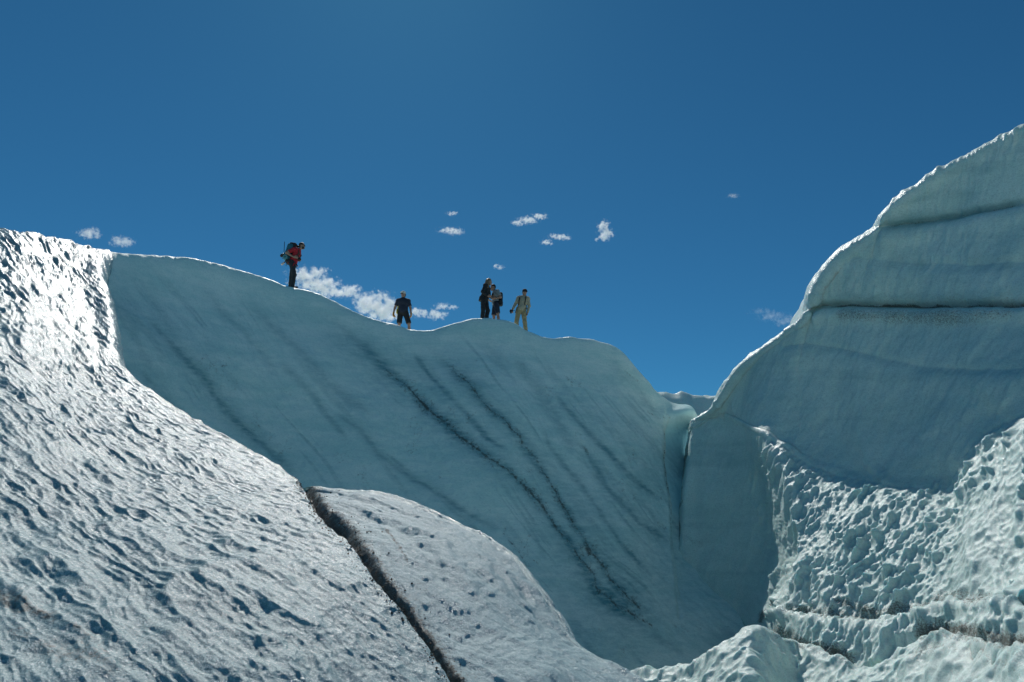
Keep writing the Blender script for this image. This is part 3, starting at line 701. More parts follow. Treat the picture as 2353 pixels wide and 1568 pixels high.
def cap(a, b, ra, rb, cut=None):
    """tapered limb; cut=1 ends it flat at b, cut=0 flat at a, cut=2 both"""
    a = np.asarray(a, float); b = np.asarray(b, float)
    ax = unit(b - a); L2 = (b - a) @ (b - a) + 1e-12
    def f(p):
        q = p - a
        t = np.clip((q @ (b - a)) / L2, 0, 1)
        d = np.linalg.norm(q - t[..., None] * (b - a), axis=-1) - (ra + (rb - ra) * t)
        if cut in (1, 2): d = np.maximum(d, (p - b) @ ax)
        if cut in (0, 2): d = np.maximum(d, (a - p) @ ax)
        return d
    R = max(ra, rb)
    return f, np.minimum(a, b) - R, np.maximum(a, b) + R

def frame(xa, za):
    z = unit(za); x = np.asarray(xa, float); x = unit(x - (x @ z) * z)
    return np.stack([x, np.cross(z, x), z])

def ell(c, r, fr=np.eye(3)):
    c = np.asarray(c, float); r = np.asarray(r, float)
    def f(p):
        q = (p - c) @ fr.T
        k0 = np.linalg.norm(q / r, axis=-1); k1 = np.linalg.norm(q / r ** 2, axis=-1)
        return k0 * (k0 - 1) / np.maximum(k1, 1e-6)
    R = r.max()
    return f, c - R, c + R

def rbox(c, h, rad, fr=np.eye(3)):
    c = np.asarray(c, float); h = np.asarray(h, float) - rad
    def f(p):
        q = np.abs((p - c) @ fr.T) - h
        return np.linalg.norm(np.maximum(q, 0), axis=-1) + np.minimum(q.max(-1), 0) - rad
    R = np.linalg.norm(h) + rad
    return f, c - R, c + R

def mesh_sdf(prims, vox=0.011, k=0.03, fold=0.0, seed=0):
    vox = vox * 1.25
    lo = np.min([p[1] for p in prims], 0) - 3 * vox; hi = np.max([p[2] for p in prims], 0) + 3 * vox
    n = np.ceil((hi - lo) / vox).astype(int) + 1
    D = np.full(n, 1.0)
    for f, a, b in prims:
        m = k + 2 * vox
        i0 = np.clip(np.floor((a - m - lo) / vox).astype(int), 0, n); i1 = np.clip(np.ceil((b + m - lo) / vox).astype(int) + 1, 0, n)
        g = np.stack(np.meshgrid(*[lo[j] + vox * np.arange(i0[j], i1[j]) for j in range(3)], indexing='ij'), -1)
        d = f(g)
        s = tuple(slice(i0[j], i1[j]) for j in range(3))
        old = D[s]
        h = np.clip(0.5 + 0.5 * (old - d) / k, 0, 1)
        D[s] = old + (d - old) * h - k * h * (1 - h)
    if fold:
        g = np.stack(np.meshgrid(*[lo[j] + vox * np.arange(n[j]) for j in range(3)], indexing='ij'), -1)
        D = D + fold * (fbm(g[..., 0] * 9 + g[..., 2] * 5, g[..., 1] * 9 + g[..., 2] * 16, 2, seed + 700))
    ins = D < 0
    c = np.stack([ins[i:n[0] - 1 + i, j:n[1] - 1 + j, l:n[2] - 1 + l] for i in (0, 1) for j in (0, 1) for l in (0, 1)], 0).sum(0)
    act = (c > 0) & (c < 8)
    idx = np.argwhere(act)
    pos = np.zeros((len(idx), 3)); cnt = np.zeros(len(idx))
    for axis in range(3):
        for u in (0, 1):
            for w in (0, 1):
                o = np.zeros(3, int); o[(axis + 1) % 3] = u; o[(axis + 2) % 3] = w
                e = o.copy(); e[axis] += 1
                d0 = D[tuple((idx + o).T)]; d1 = D[tuple((idx + e).T)]
                m = (d0 < 0) != (d1 < 0)
                t = np.where(m, d0 / np.where(m, d0 - d1, 1), 0)
                q = np.broadcast_to(o.astype(float), pos.shape).copy(); q[:, axis] += t
                pos += np.where(m[:, None], q, 0); cnt += m
    V = lo + vox * (idx + pos / cnt[:, None])
    vid = np.full(act.shape, -1, np.int64); vid[act] = np.arange(len(idx))
    faces = []
    for axis in range(3):
        b, cx = (axis + 1) % 3, (axis + 2) % 3
        d0 = np.moveaxis(ins, (axis, b, cx), (0, 1, 2)); vv = np.moveaxis(vid, (axis, b, cx), (0, 1, 2))
        ch = np.argwhere(d0[:-1, 1:-1, 1:-1] != d0[1:, 1:-1, 1:-1])
        i, j, l = ch[:, 0], ch[:, 1] + 1, ch[:, 2] + 1
        q = np.stack([vv[i, j - 1, l - 1], vv[i, j, l - 1], vv[i, j, l], vv[i, j - 1, l]], -1)
        fl = ~d0[i, j, l]
        q[fl] = q[fl][:, ::-1]
        faces.append(q)
    Fq = np.concatenate(faces)
    return V, Fq[(Fq >= 0).all(1)]

def cloth_mat(name, colr, rough=0.85, weave=0.12, sheen=0.0, var=0.25):
    m, nt, bs = new_mat(name)
    tc = N(nt, 'ShaderNodeTexCoord')
    n1 = N(nt, 'ShaderNodeTexNoise', Scale=9.0, Detail=4.0); nt.links.new(tc.outputs['Object'], n1.inputs['Vector'])
    dark = tuple(c * (1 - var) for c in colr)
    nt.links.new(mixc(nt, n1.outputs['Fac'], (*dark, 1), (*colr, 1)), bs.inputs['Base Color'])
    bs.inputs['Roughness'].default_value = rough
    n2 = N(nt, 'ShaderNodeTexNoise', Scale=160.0, Detail=2.0); nt.links.new(tc.outputs['Object'], n2.inputs['Vector'])
    bp = N(nt, 'ShaderNodeBump', Strength=weave, Distance=0.01); nt.links.new(n2.outputs['Fac'], bp.inputs['Height']); nt.links.new(bp.outputs[0], bs.inputs['Normal'])
    return m

SKIN = cloth_mat('skin', (0.40, 0.22, 0.155), 0.5, 0.05, var=0.15)
RED = cloth_mat('red_fabric', (0.48, 0.018, 0.03)); BLACK = cloth_mat('black_fabric', (0.018, 0.019, 0.022)); NAVY = cloth_mat('navy_fabric', (0.022, 0.028, 0.05))
CHAR = cloth_mat('charcoal_fabric', (0.03, 0.033, 0.037)); TEAL = cloth_mat('teal_nylon', (0.02, 0.14, 0.19), 0.6); TEAL2 = cloth_mat('pale_teal_foam', (0.10, 0.30, 0.33), 0.7)
KHAKI = cloth_mat('khaki_fabric', (0.36, 0.29, 0.16)); STONE = cloth_mat('stone_fabric', (0.42, 0.37, 0.27)); GREY = cloth_mat('grey_fabric', (0.28, 0.31, 0.33))
WHITE = cloth_mat('white_plastic', (0.78, 0.78, 0.76), 0.4); PINKISH = cloth_mat('pale_pink_plastic', (0.80, 0.62, 0.55), 0.4); CAPG = cloth_mat('light_grey_fabric', (0.62, 0.62, 0.60)); ORANGE = cloth_mat('orange_leather', (0.62, 0.25, 0.03), 0.7); YELLOW = cloth_mat('yellow_nylon', (0.75, 0.68, 0.08), 0.6)
DHAIR = cloth_mat('dark_brown_hair', (0.03, 0.02, 0.015), 0.6, 0.5); BHAIR = cloth_mat('light_brown_hair', (0.24, 0.15, 0.085), 0.5, 0.5); GLASS = cloth_mat('dark_lens', (0.01, 0.01, 0.012), 0.08, 0.0); METAL = cloth_mat('dark_metal', (0.06, 0.06, 0.065), 0.3, 0.0); BROWN = cloth_mat('brown_leather', (0.07, 0.045, 0.03), 0.7)

def empty(name, loc, label, category, group=None):
    o = bpy.data.objects.new(name, None); COL.objects.link(o)
    o.empty_display_size = 0.2
    o.location = loc
    o['label'] = label; o['category'] = category
    if group: o['group'] = group
    return o

def part(name, prims, mat, parent, org, vox=0.011, k=0.03, fold=0.0, scale=1.0, seed=0):
    """a part given in figure space (feet at 0,0,0); org is where the parent stands in figure space"""
    V, Fq = mesh_sdf(prims, vox, k, fold, seed)
    return link(name, mesh_from(name, (V - np.asarray(org)) * scale, Fq, mat), parent)

def hand(wr, d, n, thumb, curl=0.6, size=1.0, inflate=0.0):
    """palm, four unequal bent fingers and a thumb leaving the side of the palm"""
    d = unit(d); n = unit(np.asarray(n, float) - (np.asarray(n, float) @ d) * d); s = np.cross(d, n) * thumb
    wr = np.asarray(wr, float); out = []
    pc = wr + d * 0.048 * size
    out.append(rbox(pc, np.array([0.040, 0.050, 0.017]) * size + inflate, 0.014 * size, np.stack([s, d, n])))
    for i, L in enumerate((0.072, 0.080, 0.075, 0.058)):
        b = pc + d * 0.045 * size + s * (0.030 - 0.020 * i) * size
        d1 = unit(d * math.cos(curl) + n * math.sin(curl)); d2 = unit(d * math.cos(2.1 * curl) + n * math.sin(2.1 * curl))
        m = b + d1 * L * 0.55 * size; e = m + d2 * L * 0.5 * size
        out += [cap(b, m, 0.010 * size + inflate, 0.009 * size + inflate), cap(m, e, 0.009 * size + inflate, 0.0075 * size + inflate)]
    tb = pc - d * 0.018 * size + s * 0.036 * size
    t1 = tb + unit(d * 0.75 + s * 0.6 + n * 0.25) * 0.038 * size; t2 = t1 + unit(d * 0.9 + s * 0.1 + n * 0.45) * 0.03 * size
    out += [cap(tb, t1, 0.013 * size + inflate, 0.011 * size + inflate), cap(t1, t2, 0.011 * size + inflate, 0.009 * size + inflate)]
    return out

def figure(loc, label, J, top, legs, scale=1.0, sleeve='short', hem='long', build=1.0, fold=0.010, hair=None, shoes=BLACK, hands=None, gloves=None, seed=0):
    """J holds joint places in metres: x to the right of the picture, y away, z up, feet at 0"""
    A = {k_: np.asarray(v, float) for k_, v in J.items()}
    root = empty('person', loc, label, 'person', 'hikers on the crest of the ice wall')
    O = np.zeros(3)
    sh = A['ls'] - A['rs']; up = A['neck'] - A['pelvis']
    fr = frame(sh, up)                       # x along shoulders, y front-back, z up
    look = unit(A['look']); hf = frame(np.cross(look, A.get('hup', np.array([0, 0, 1.0]))), A.get('hup', np.array([0, 0, 1.0])))
    hx, hy, hz = hf                          # hy = +-look
    fwd = look
    hc = A['head']; w = build
    def torso(g):
        chest = A['pelvis'] * 0.36 + A['neck'] * 0.64; belly = A['pelvis'] * 0.70 + A['neck'] * 0.30
        return [ell(chest, np.array([0.165 * w, 0.112 * w, 0.20]) + g, fr), ell(belly, np.array([0.145 * w, 0.11 * w, 0.17]) + g, fr), ell(A['pelvis'], np.array([0.158 * w, 0.115 * w, 0.13]) + g, fr),
                cap(A['ls'], A['rs'], 0.062 + g, 0.062 + g), cap(A['neck'] - up * 0.04, A['ls'] + np.array([0, 0, -.005]), 0.055 + g, 0.058 + g), cap(A['neck'] - up * 0.04, A['rs'] + np.array([0, 0, -.005]), 0.055 + g, 0.058 + g)]
    body = torso(0.0)
    body += [cap(A['neck'] - up * 0.06, hc - hz * 0.05, 0.058, 0.054)]
    body += [ell(hc + hz * 0.025, (0.076, 0.094, 0.095), hf), ell(hc - hz * 0.055 + fwd * 0.018, (0.058, 0.068, 0.066), hf), cap(hc + fwd * 0.088 + hz * 0.012, hc + fwd * 0.105 - hz * 0.022, 0.010, 0.014),
             cap(hc + fwd * 0.082 + hz * 0.026 - hx * 0.03, hc + fwd * 0.082 + hz * 0.026 + hx * 0.03, 0.013, 0.013), ell(hc + fwd * 0.082 - hz * 0.052, (0.024, 0.012, 0.012), hf), ell(hc + fwd * 0.074 - hz * 0.098, (0.024, 0.02, 0.02), hf),
             ell(hc + hx * 0.078 - hz * 0.012, (0.012, 0.022, 0.032), hf), ell(hc - hx * 0.078 - hz * 0.012, (0.012, 0.022, 0.032), hf)]
    hands = hands or {}
    for sd in 'lr':
        s_, e_, w_ = A[sd + 's'], A[sd + 'e'], A[sd + 'w']
        body += [cap(s_, e_, 0.056, 0.042), cap(e_, w_, 0.043, 0.027)]
        hd = hands.get(sd, {})
        body += hand(w_, hd.get('d', w_ - e_), hd.get('n', (0, -0.2, 0) if sd == 'l' else (0, -0.2, 0)), hd.get('t', 1 if sd == 'l' else -1), hd.get('curl', 0.55))
        h_, k_, a_ = A[sd + 'h'], A[sd + 'k'], A[sd + 'a']
        body += [cap(h_, k_, 0.088, 0.056), cap(k_, k_ * 0.62 + a_ * 0.38 + np.array([0, 0.012, 0]), 0.052, 0.054), cap(k_ * 0.62 + a_ * 0.38, a_, 0.054, 0.036), cap(a_, a_ + unit(A[sd + 't']) * 0.15 - np.array([0, 0, 0.045]), 0.036, 0.026)]
    b = part('body', body, SKIN, root, O, 0.0105, 0.022, 0, scale)
    ey = [hc + fwd * 0.088 + hz * 0.006 + q * 0.031 for q in (hx, -hx)]
    for q in ey: part('eye', [ell(q, (0.011, 0.011, 0.008))], GLASS, root, O, 0.005, 0.004, 0, scale)
    # upper garment
    g = 0.014
    shirt = torso(g)[:-2] + [cap(A['neck'] - up * 0.05, A['ls'], 0.062 + g, 0.062 + g), cap(A['neck'] - up * 0.05, A['rs'], 0.062 + g, 0.062 + g)]
    shirt[2] = cap(A['pelvis'] + up * 0.1, A['pelvis'] - up * 0.10, 0.15 * w, 0.135 * w, 1) if sleeve != 'tucked' else ell(A['pelvis'] + up * 0.05, np.array([0.158 * w, 0.115 * w, 0.1]) + g, fr)
    for sd in 'lr':
        s_, e_, w_ = A[sd + 's'], A[sd + 'e'], A[sd + 'w']
        if sleeve == 'short': shirt.append(cap(s_, s_ * 0.28 + e_ * 0.72, 0.072, 0.068, 1))
        else: shirt += [cap(s_, e_, 0.072, 0.058), cap(e_, w_ * 0.94 + e_ * 0.06, 0.058, 0.044, 1)]
    part('jacket' if sleeve == 'jacket' else 'shirt', shirt, top, root, O, 0.0115, 0.03, fold, scale, seed)
    part('collar', [cap(A['neck'] - up * 0.075, A['neck'] - up * 0.005, 0.076, 0.068, 2)], top, root, O, 0.009, 0.01, 0.004, scale, seed)
    tr_ = [ell(A['pelvis'], np.array([0.162 * w, 0.12 * w, 0.125]) + 0.012, fr)]
    for sd in 'lr':
        h_, k_, a_ = A[sd + 'h'], A[sd + 'k'], A[sd + 'a']
        if hem == 'long': tr_ += [cap(h_, k_, 0.103, 0.076), cap(k_, a_ - np.array([0, 0, 0.03]), 0.076, 0.072, 1)]
        else: tr_ += [cap(h_, h_ * 0.08 + k_ * 0.92, 0.106, 0.092, 1)]
    part('trousers' if hem == 'long' else 'shorts', tr_, legs, root, O, 0.0115, 0.03, fold, scale, seed + 3)
    for sd in 'lr':
        a_ = A[sd + 'a']; td = unit(A[sd + 't'])
        part('boot', [cap(a_ + np.array([0, 0, 0.08]), a_ - np.array([0, 0, 0.02]), 0.052, 0.05, 0), cap(a_ - np.array([0, 0, 0.035]) - td * 0.05, a_ + td * 0.17 - np.array([0, 0, 0.045]), 0.046, 0.038)], shoes, root, O, 0.011, 0.02, 0, scale)
        if gloves:
            hd = hands.get(sd, {})
            w_, e_ = A[sd + 'w'], A[sd + 'e']
            part('glove', hand(w_, hd.get('d', w_ - e_), hd.get('n', (0, -0.2, 0)), hd.get('t', 1 if sd == 'l' else -1), hd.get('curl', 0.55), 1.08, 0.004) + [cap(w_ + (e_ - w_) * 0.2, w_, 0.038, 0.036, 0)], gloves, root, O, 0.0085, 0.012, 0, scale)
    if hair == 'short': part('hair', [ell(hc + hz * 0.035 - fwd * 0.012, (0.083, 0.096, 0.094), hf), ell(hc - hz * 0.02 - fwd * 0.06, (0.07, 0.05, 0.07), hf)], DHAIR, root, O, 0.009, 0.02, 0.004, scale)
    return root, A, hf, fwd

def stand(px0, py0):
    """a spot on the top of the wall, at or behind its crest, that is seen at (px0, py0)"""
    us_, Wg, prf = WALL_GRID
    rows_ = np.where((prf[:, 0] < 0.02) & (prf[:, 0] > -4.5))[0]
    sub = Wg[rows_]
    X, Y = proj(sub)
    cost = ((X - px0) / 1.0) ** 2 + (Y - py0) ** 2
    i, j = np.unravel_index(np.argmin(cost), cost.shape)
    return sub[i, j]

# --- the backpacker in red, seen from the side
g1 = stand(669, 665)
S1 = 1.0
r1, A, hf, fw = figure(g1, 'bearded hiker in red shirt and dark trousers walking with a big teal backpack', dict(
    pelvis=(-0.045, 0, 0.97), neck=(0.13, 0, 1.47), head=(0.225, 0, 1.615), look=(1, -0.12, -0.22), rs=(0.05, -0.19, 1.41), ls=(0.07, 0.19, 1.41), re=(-0.20, -0.25, 1.245), le=(-0.12, 0.27, 1.22), rw=(0.04, -0.18, 1.115), lw=(0.08, 0.15, 1.12),
    rh=(-0.03, -0.10, 0.90), lh=(-0.05, 0.10, 0.90), rk=(0.085, -0.11, 0.49), lk=(-0.075, 0.12, 0.49), ra=(0.06, -0.11, 0.07), la=(-0.09, 0.12, 0.10), rt=(1, -0.1, 0), lt=(1, 0.1, 0)),
    RED, CHAR, S1, hands={'r': dict(d=(0.9, 0.2, 0.0), n=(0, 0.7, 0.3), t=1, curl=0.7), 'l': dict(d=(0.9, -0.2, 0.0), n=(0, -0.7, 0.3), t=-1, curl=0.7)}, seed=1)
hc = A['head']
part('hair', [ell(hc + np.array([-0.015, 0, 0.04]), (0.098, 0.088, 0.088)), ell(hc + np.array([-0.055, 0, -0.01]), (0.055, 0.078, 0.075))], DHAIR, r1, np.zeros(3), 0.009, 0.02, 0.004)
part('hair_bun', [ell(hc + np.array([-0.13, 0, -0.02]), (0.045, 0.042, 0.042))], DHAIR, r1, np.zeros(3), 0.008, 0.01, 0.003)
part('beard', [ell(hc + np.array([0.052, -0.005, -0.088]), (0.05, 0.055, 0.04)), ell(hc + np.array([0.035, 0, -0.06]), (0.05, 0.062, 0.03))], DHAIR, r1, np.zeros(3), 0.008, 0.015, 0.003)
part('sunglasses', [ell(hc + np.array([0.098, -0.04, 0.004]), (0.012, 0.032, 0.022)), ell(hc + np.array([0.098, 0.022, 0.004]), (0.012, 0.032, 0.022)), cap(hc + np.array([0.09, -0.07, 0.008]), hc + np.array([-0.01, -0.083, 0.01]), 0.005, 0.005)], GLASS, r1, np.zeros(3), 0.006, 0.006)
part('harness', [cap((-0.15, -0.13, 0.93), (0.1, -0.13, 0.90), 0.018, 0.018), cap((0.1, -0.13, 0.90), (0.1, 0.13, 0.90), 0.018, 0.018), cap((0.06, -0.15, 0.9), (0.05, -0.19, 0.79), 0.016, 0.016)], RED, r1, np.zeros(3), 0.01, 0.01)
part('harness_loop', [cap((0.11, -0.1, 0.90), (0.13, -0.12, 0.80), 0.012, 0.012), cap((0.13, -0.12, 0.80), (0.165, -0.12, 0.74), 0.012, 0.010), cap((0.12, -0.06, 0.89), (0.15, -0.07, 0.84), 0.02, 0.016)], BLACK, r1, np.zeros(3), 0.008, 0.01)
# his pack
bo = np.array([-0.22, 0.0, 0.98]); tilt = frame((1, 0, -0.2), (0.2, 0, 1))
bp = empty('backpack', Vector(g1 + bo), 'tall teal trekking backpack with black lid on the back of the hiker in red', 'backpack')
part('main_bag', [rbox((-0.175, 0, 1.36), (0.115, 0.165, 0.30), 0.07, tilt), rbox((-0.27, 0, 1.26), (0.055, 0.13, 0.18), 0.045, tilt)], TEAL, bp, bo, 0.013, 0.03, 0.012, seed=11)
part('lid', [rbox((-0.06, 0, 1.62), (0.12, 0.15, 0.075), 0.05, tilt), rbox((-0.02, 0, 1.50), (0.035, 0.13, 0.13), 0.03, tilt)], BLACK, bp, bo, 0.012, 0.03, 0.008, seed=12)
part('sleeping_mat', [cap((-0.245, -0.24, 1.10), (-0.245, 0.24, 1.10), 0.085, 0.085, 2)], TEAL2, bp, bo, 0.012, 0.01, 0.004)
part('mat_core', [cap((-0.245, -0.247, 1.10), (-0.245, -0.237, 1.10), 0.022, 0.022, 2)], BLACK, bp, bo, 0.006, 0.004)
part('hip_belt', [cap((-0.2, -0.16, 1.0), (-0.02, -0.17, 0.99), 0.045, 0.035), cap((-0.2, 0.16, 1.0), (-0.02, 0.17, 0.99), 0.045, 0.035), rbox((-0.2, 0, 1.0), (0.07, 0.15, 0.06), 0.04)], BLACK, bp, bo, 0.012, 0.03)
for sy in (-1, 1):
    part('strap', [cap((0.0, sy * 0.11, 1.51), (0.135, sy * 0.11, 1.44), 0.024, 0.024), cap((0.135, sy * 0.11, 1.44), (0.185, sy * 0.12, 1.30), 0.024, 0.022), cap((0.185, sy * 0.12, 1.30), (0.10, sy * 0.165, 1.10), 0.022, 0.016)], BROWN, bp, bo, 0.011, 0.02)
part('chest_strap', [cap((0.19, -0.12, 1.27), (0.19, 0.12, 1.27), 0.012, 0.012)], BLACK, bp, bo, 0.008, 0.01)
part('dangling_strap', [cap((-0.21, -0.12, 0.95), (-0.215, -0.13, 0.80), 0.010, 0.008)], BLACK, bp, bo, 0.007, 0.01)
axo = np.array([-0.36, -0.05, 1.10])
ax = empty('ice_axe', Vector(g1 + axo), 'thin ice axe strapped upright behind the teal backpack', 'ice axe')
part('shaft', [cap((-0.345, -0.06, 1.12), (-0.375, -0.06, 1.74), 0.012, 0.012)], METAL, ax, axo, 0.007, 0.01)
part('head', [cap((-0.345, -0.06, 1.12), (-0.40, -0.07, 1.10), 0.014, 0.008), cap((-0.345, -0.06, 1.12), (-0.29, -0.05, 1.12), 0.014, 0.012)], METAL, ax, axo, 0.007, 0.01)
ho = np.array([-0.42, -0.02, 1.18])
he = empty('helmet', Vector(g1 + ho), 'small black and white climbing helmet hanging behind the teal backpack', 'helmet')
part('shell', [ell((-0.42, -0.02, 1.24), (0.075, 0.10, 0.05), frame((1, 0, 0.5), (-0.5, 0, 1)))], BLACK, he, ho, 0.01, 0.01)
part('lining', [ell((-0.395, -0.03, 1.275), (0.055, 0.075, 0.035), frame((1, 0, 0.5), (-0.5, 0, 1)))], WHITE, he, ho, 0.009, 0.01)
wo_ = np.array([-0.40, -0.05, 0.86])
wb = empty('water_bottle', Vector(g1 + wo_), 'pale plastic bottle sticking out below the teal backpack', 'bottle')
part('bottle_body', [cap((-0.385, -0.06, 0.90), (-0.33, -0.05, 0.955), 0.038, 0.034)], PINKISH, wb, wo_, 0.008, 0.01)
part('cap', [cap((-0.33, -0.05, 0.955), (-0.30, -0.05, 0.985), 0.02, 0.02)], BROWN, wb, wo_, 0.007, 0.01)
co_ = np.array([0.14, 0.0, 1.06])
cm = empty('handheld_camera', Vector(g1 + co_), 'black camera held at the chest of the hiker in red', 'camera')
part('camera_body', [rbox((0.15, -0.03, 1.13), (0.035, 0.075, 0.05), 0.014)], BLACK, cm, co_, 0.008, 0.01)
part('lens', [cap((0.17, -0.03, 1.125), (0.24, -0.03, 1.10), 0.034, 0.030, 1)], BLACK, cm, co_, 0.007, 0.01)
part('strap', [cap((0.16, -0.08, 1.17), (0.20, -0.10, 1.30), 0.007, 0.007), cap((0.17, -0.07, 1.09), (0.225, -0.06, 0.95), 0.006, 0.006), cap((0.225, -0.06, 1.12), (0.235, -0.05, 0.99), 0.006, 0.006)], BLACK, cm, co_, 0.006, 0.01)

# --- the man in navy shirt and shorts with orange gloves, facing us
g2 = stand(921, 777)
S2 = 1.03
r2, A, hf, fw = figure(g2, 'man in navy polo shirt, dark shorts, light cap and orange gloves facing the viewer', dict(
    pelvis=(0.02, 0, 0.96), neck=(0.0, 0.0, 1.49), head=(-0.005, -0.01, 1.645), look=(-0.5, -1, 0.05), ls=(-0.185, 0.01, 1.41), rs=(0.195, 0.01, 1.395), le=(-0.295, 0.03, 1.15), re=(0.275, 0.03, 1.13), lw=(-0.33, -0.02, 0.905), rw=(0.315, -0.02, 0.885),
    lh=(-0.08, 0, 0.90), rh=(0.12, 0, 0.90), lk=(-0.10, -0.04, 0.50), rk=(0.255, -0.04, 0.49), la=(-0.09, 0.05, 0.08), ra=(0.28, 0.03, 0.08), lt=(-0.2, -1, 0), rt=(0.25, -1, 0)),
    NAVY, BLACK, S2, hem='shorts', build=1.12, gloves=ORANGE, hair='short', hands={'l': dict(d=(0.06, -0.05, -1), n=(0.9, -0.3, 0), t=-1, curl=0.75), 'r': dict(d=(-0.02, -0.05, -1), n=(-0.9, -0.3, 0), t=1, curl=0.75)}, seed=2)
hc = A['head']; hx, hy, hz = hf
Z3 = np.zeros(3)
part('cap', [ell(hc + hz * 0.055, (0.09, 0.104, 0.078), hf), ell(hc + fw * 0.09 + hz * 0.062, (0.07, 0.055, 0.012), hf)], CAPG, r2, Z3, 0.008, 0.012, 0, S2)
part('sunglasses', [ell(hc + fw * 0.092 + hx * 0.034 + hz * 0.01, (0.033, 0.012, 0.022), hf), ell(hc + fw * 0.092 - hx * 0.034 + hz * 0.01, (0.033, 0.012, 0.022), hf), cap(hc + fw * 0.1 - hx * 0.03 + hz * 0.014, hc + fw * 0.1 + hx * 0.03 + hz * 0.014, 0.006, 0.006)], GLASS, r2, Z3, 0.006, 0.006, 0, S2)
part('belt', [ell((0.02, 0, 0.985), (0.183, 0.142, 0.03))], BLACK, r2, Z3, 0.01, 0.01, 0, S2)
yo = np.array([-0.16, 0.15, 0.95])
yb = empty('backpack', Vector(g2 + yo * S2), 'bright yellow pack peeping out behind the man in the navy polo shirt', 'backpack')
part('main_bag', [rbox((-0.07, 0.22, 1.20), (0.17, 0.08, 0.22), 0.06)], YELLOW, yb, yo, 0.013, 0.03, 0.01, S2)
part('side_pocket', [rbox((-0.235, 0.20, 1.06), (0.03, 0.06, 0.09), 0.025)], YELLOW, yb, yo, 0.01, 0.02, 0.004, S2)
part('strap', [cap((-0.21, 0.15, 0.95), (-0.20, 0.15, 1.12), 0.012, 0.012), cap((-0.24, 0.13, 1.09), (-0.2, 0.13, 1.09), 0.010, 0.010)], BLACK, yb, yo, 0.008, 0.01, 0, S2)

# --- the woman in black with long hair, turned away to the right
g3 = stand(1114, 742)
S3 = 1.04
r3, A, hf, fw = figure(g3, 'woman in black jacket and trousers with long light brown hair standing close to a man', dict(
    pelvis=(-0.01, 0, 0.92), neck=(0.10, 0, 1.40), head=(0.155, -0.01, 1.555), look=(1, 0.25, -0.25), rs=(0.03, -0.17, 1.34), ls=(0.13, 0.16, 1.34), re=(-0.06, -0.24, 1.08), le=(0.16, 0.24, 1.08), rw=(0.13, -0.20, 0.93), lw=(0.26, 0.10, 0.98),
    rh=(-0.03, -0.09, 0.86), lh=(0.03, 0.09, 0.86), rk=(-0.045, -0.10, 0.47), lk=(0.12, 0.10, 0.47), ra=(-0.07, -0.08, 0.08), la=(0.05, 0.12, 0.08), rt=(1, -0.1, 0), lt=(1, 0.2, 0)),
    BLACK, BLACK, S3, sleeve='jacket', build=1.02, fold=0.014, hands={'r': dict(d=(0.9, 0.3, 0.1), n=(0, 0.8, 0.2), t=1), 'l': dict(d=(0.9, -0.3, 0.1), n=(0, -0.8, 0.2), t=-1)}, seed=3)
hc = A['head']
part('hair', [ell(hc + np.array([-0.02, 0, 0.035]), (0.102, 0.092, 0.095)), ell(hc + np.array([-0.06, -0.01, -0.06]), (0.075, 0.088, 0.11)), cap(hc + np.array([-0.08, -0.01, -0.07]), hc + np.array([-0.19, -0.02, -0.27]), 0.075, 0.045), cap(hc + np.array([-0.02, -0.075, -0.03]), hc + np.array([-0.05, -0.11, -0.26]), 0.04, 0.035), cap(hc + np.array([0.0, -0.085, 0.0]), hc + np.array([0.03, -0.1, -0.17]), 0.022, 0.015)], BHAIR, r3, Z3, 0.009, 0.03, 0.010, S3, seed=7)
part('jacket_hem', [cap((-0.02, 0, 0.97), (-0.05, 0, 0.80), 0.155, 0.175, 2)], BLACK, r3, Z3, 0.012, 0.02, 0.012, S3, seed=9)

# --- the man in grey shirt and shorts beside her
g4 = stand(1140, 751)
g4 = g4 + np.array([0, 0.12, 0])
S4 = 1.02
r4, A, hf, fw = figure(g4, 'man in grey T-shirt and dark shorts half hidden behind the woman in black', dict(
    pelvis=(-0.02, 0, 0.92), neck=(-0.075, -0.01, 1.42), head=(-0.135, -0.02, 1.555), look=(-1, -0.35, -0.45), ls=(-0.06, 0.17, 1.35), rs=(0.03, -0.18, 1.34), le=(-0.05, 0.26, 1.10), re=(0.16, -0.23, 1.10), lw=(-0.22, 0.10, 1.05), rw=(-0.06, -0.24, 1.045),
    lh=(-0.05, 0.10, 0.88), rh=(0.0, -0.10, 0.88), lk=(-0.10, 0.11, 0.48), rk=(0.055, -0.11, 0.48), la=(-0.08, 0.14, 0.08), ra=(0.10, -0.10, 0.09), lt=(-1, 0, 0), rt=(-1, -0.3, 0)),
    GREY, NAVY, S4, hem='shorts', build=1.0, hair='short', hands={'l': dict(d=(-0.6, -0.7, 0.1), n=(0, -0.2, 0.9), t=-1), 'r': dict(d=(-0.95, -0.1, -0.1), n=(0, 0.5, 0.6), t=1)}, seed=4)
part('shirt_print', [ell((-0.115, -0.115, 1.24), (0.06, 0.045, 0.07))], BLACK, r4, Z3, 0.01, 0.01, 0, S4)
po = np.array([0.13, 0.0, 0.82])
pk = empty('backpack', Vector(g4 + po * S4), 'small black daypack on the man in the grey T-shirt', 'backpack')
part('main_bag', [rbox((0.155, 0.02, 1.12), (0.075, 0.14, 0.23), 0.06), rbox((0.155, -0.05, 0.92), (0.075, 0.13, 0.10), 0.06)], BLACK, pk, po, 0.012, 0.03, 0.01, S4, seed=15)
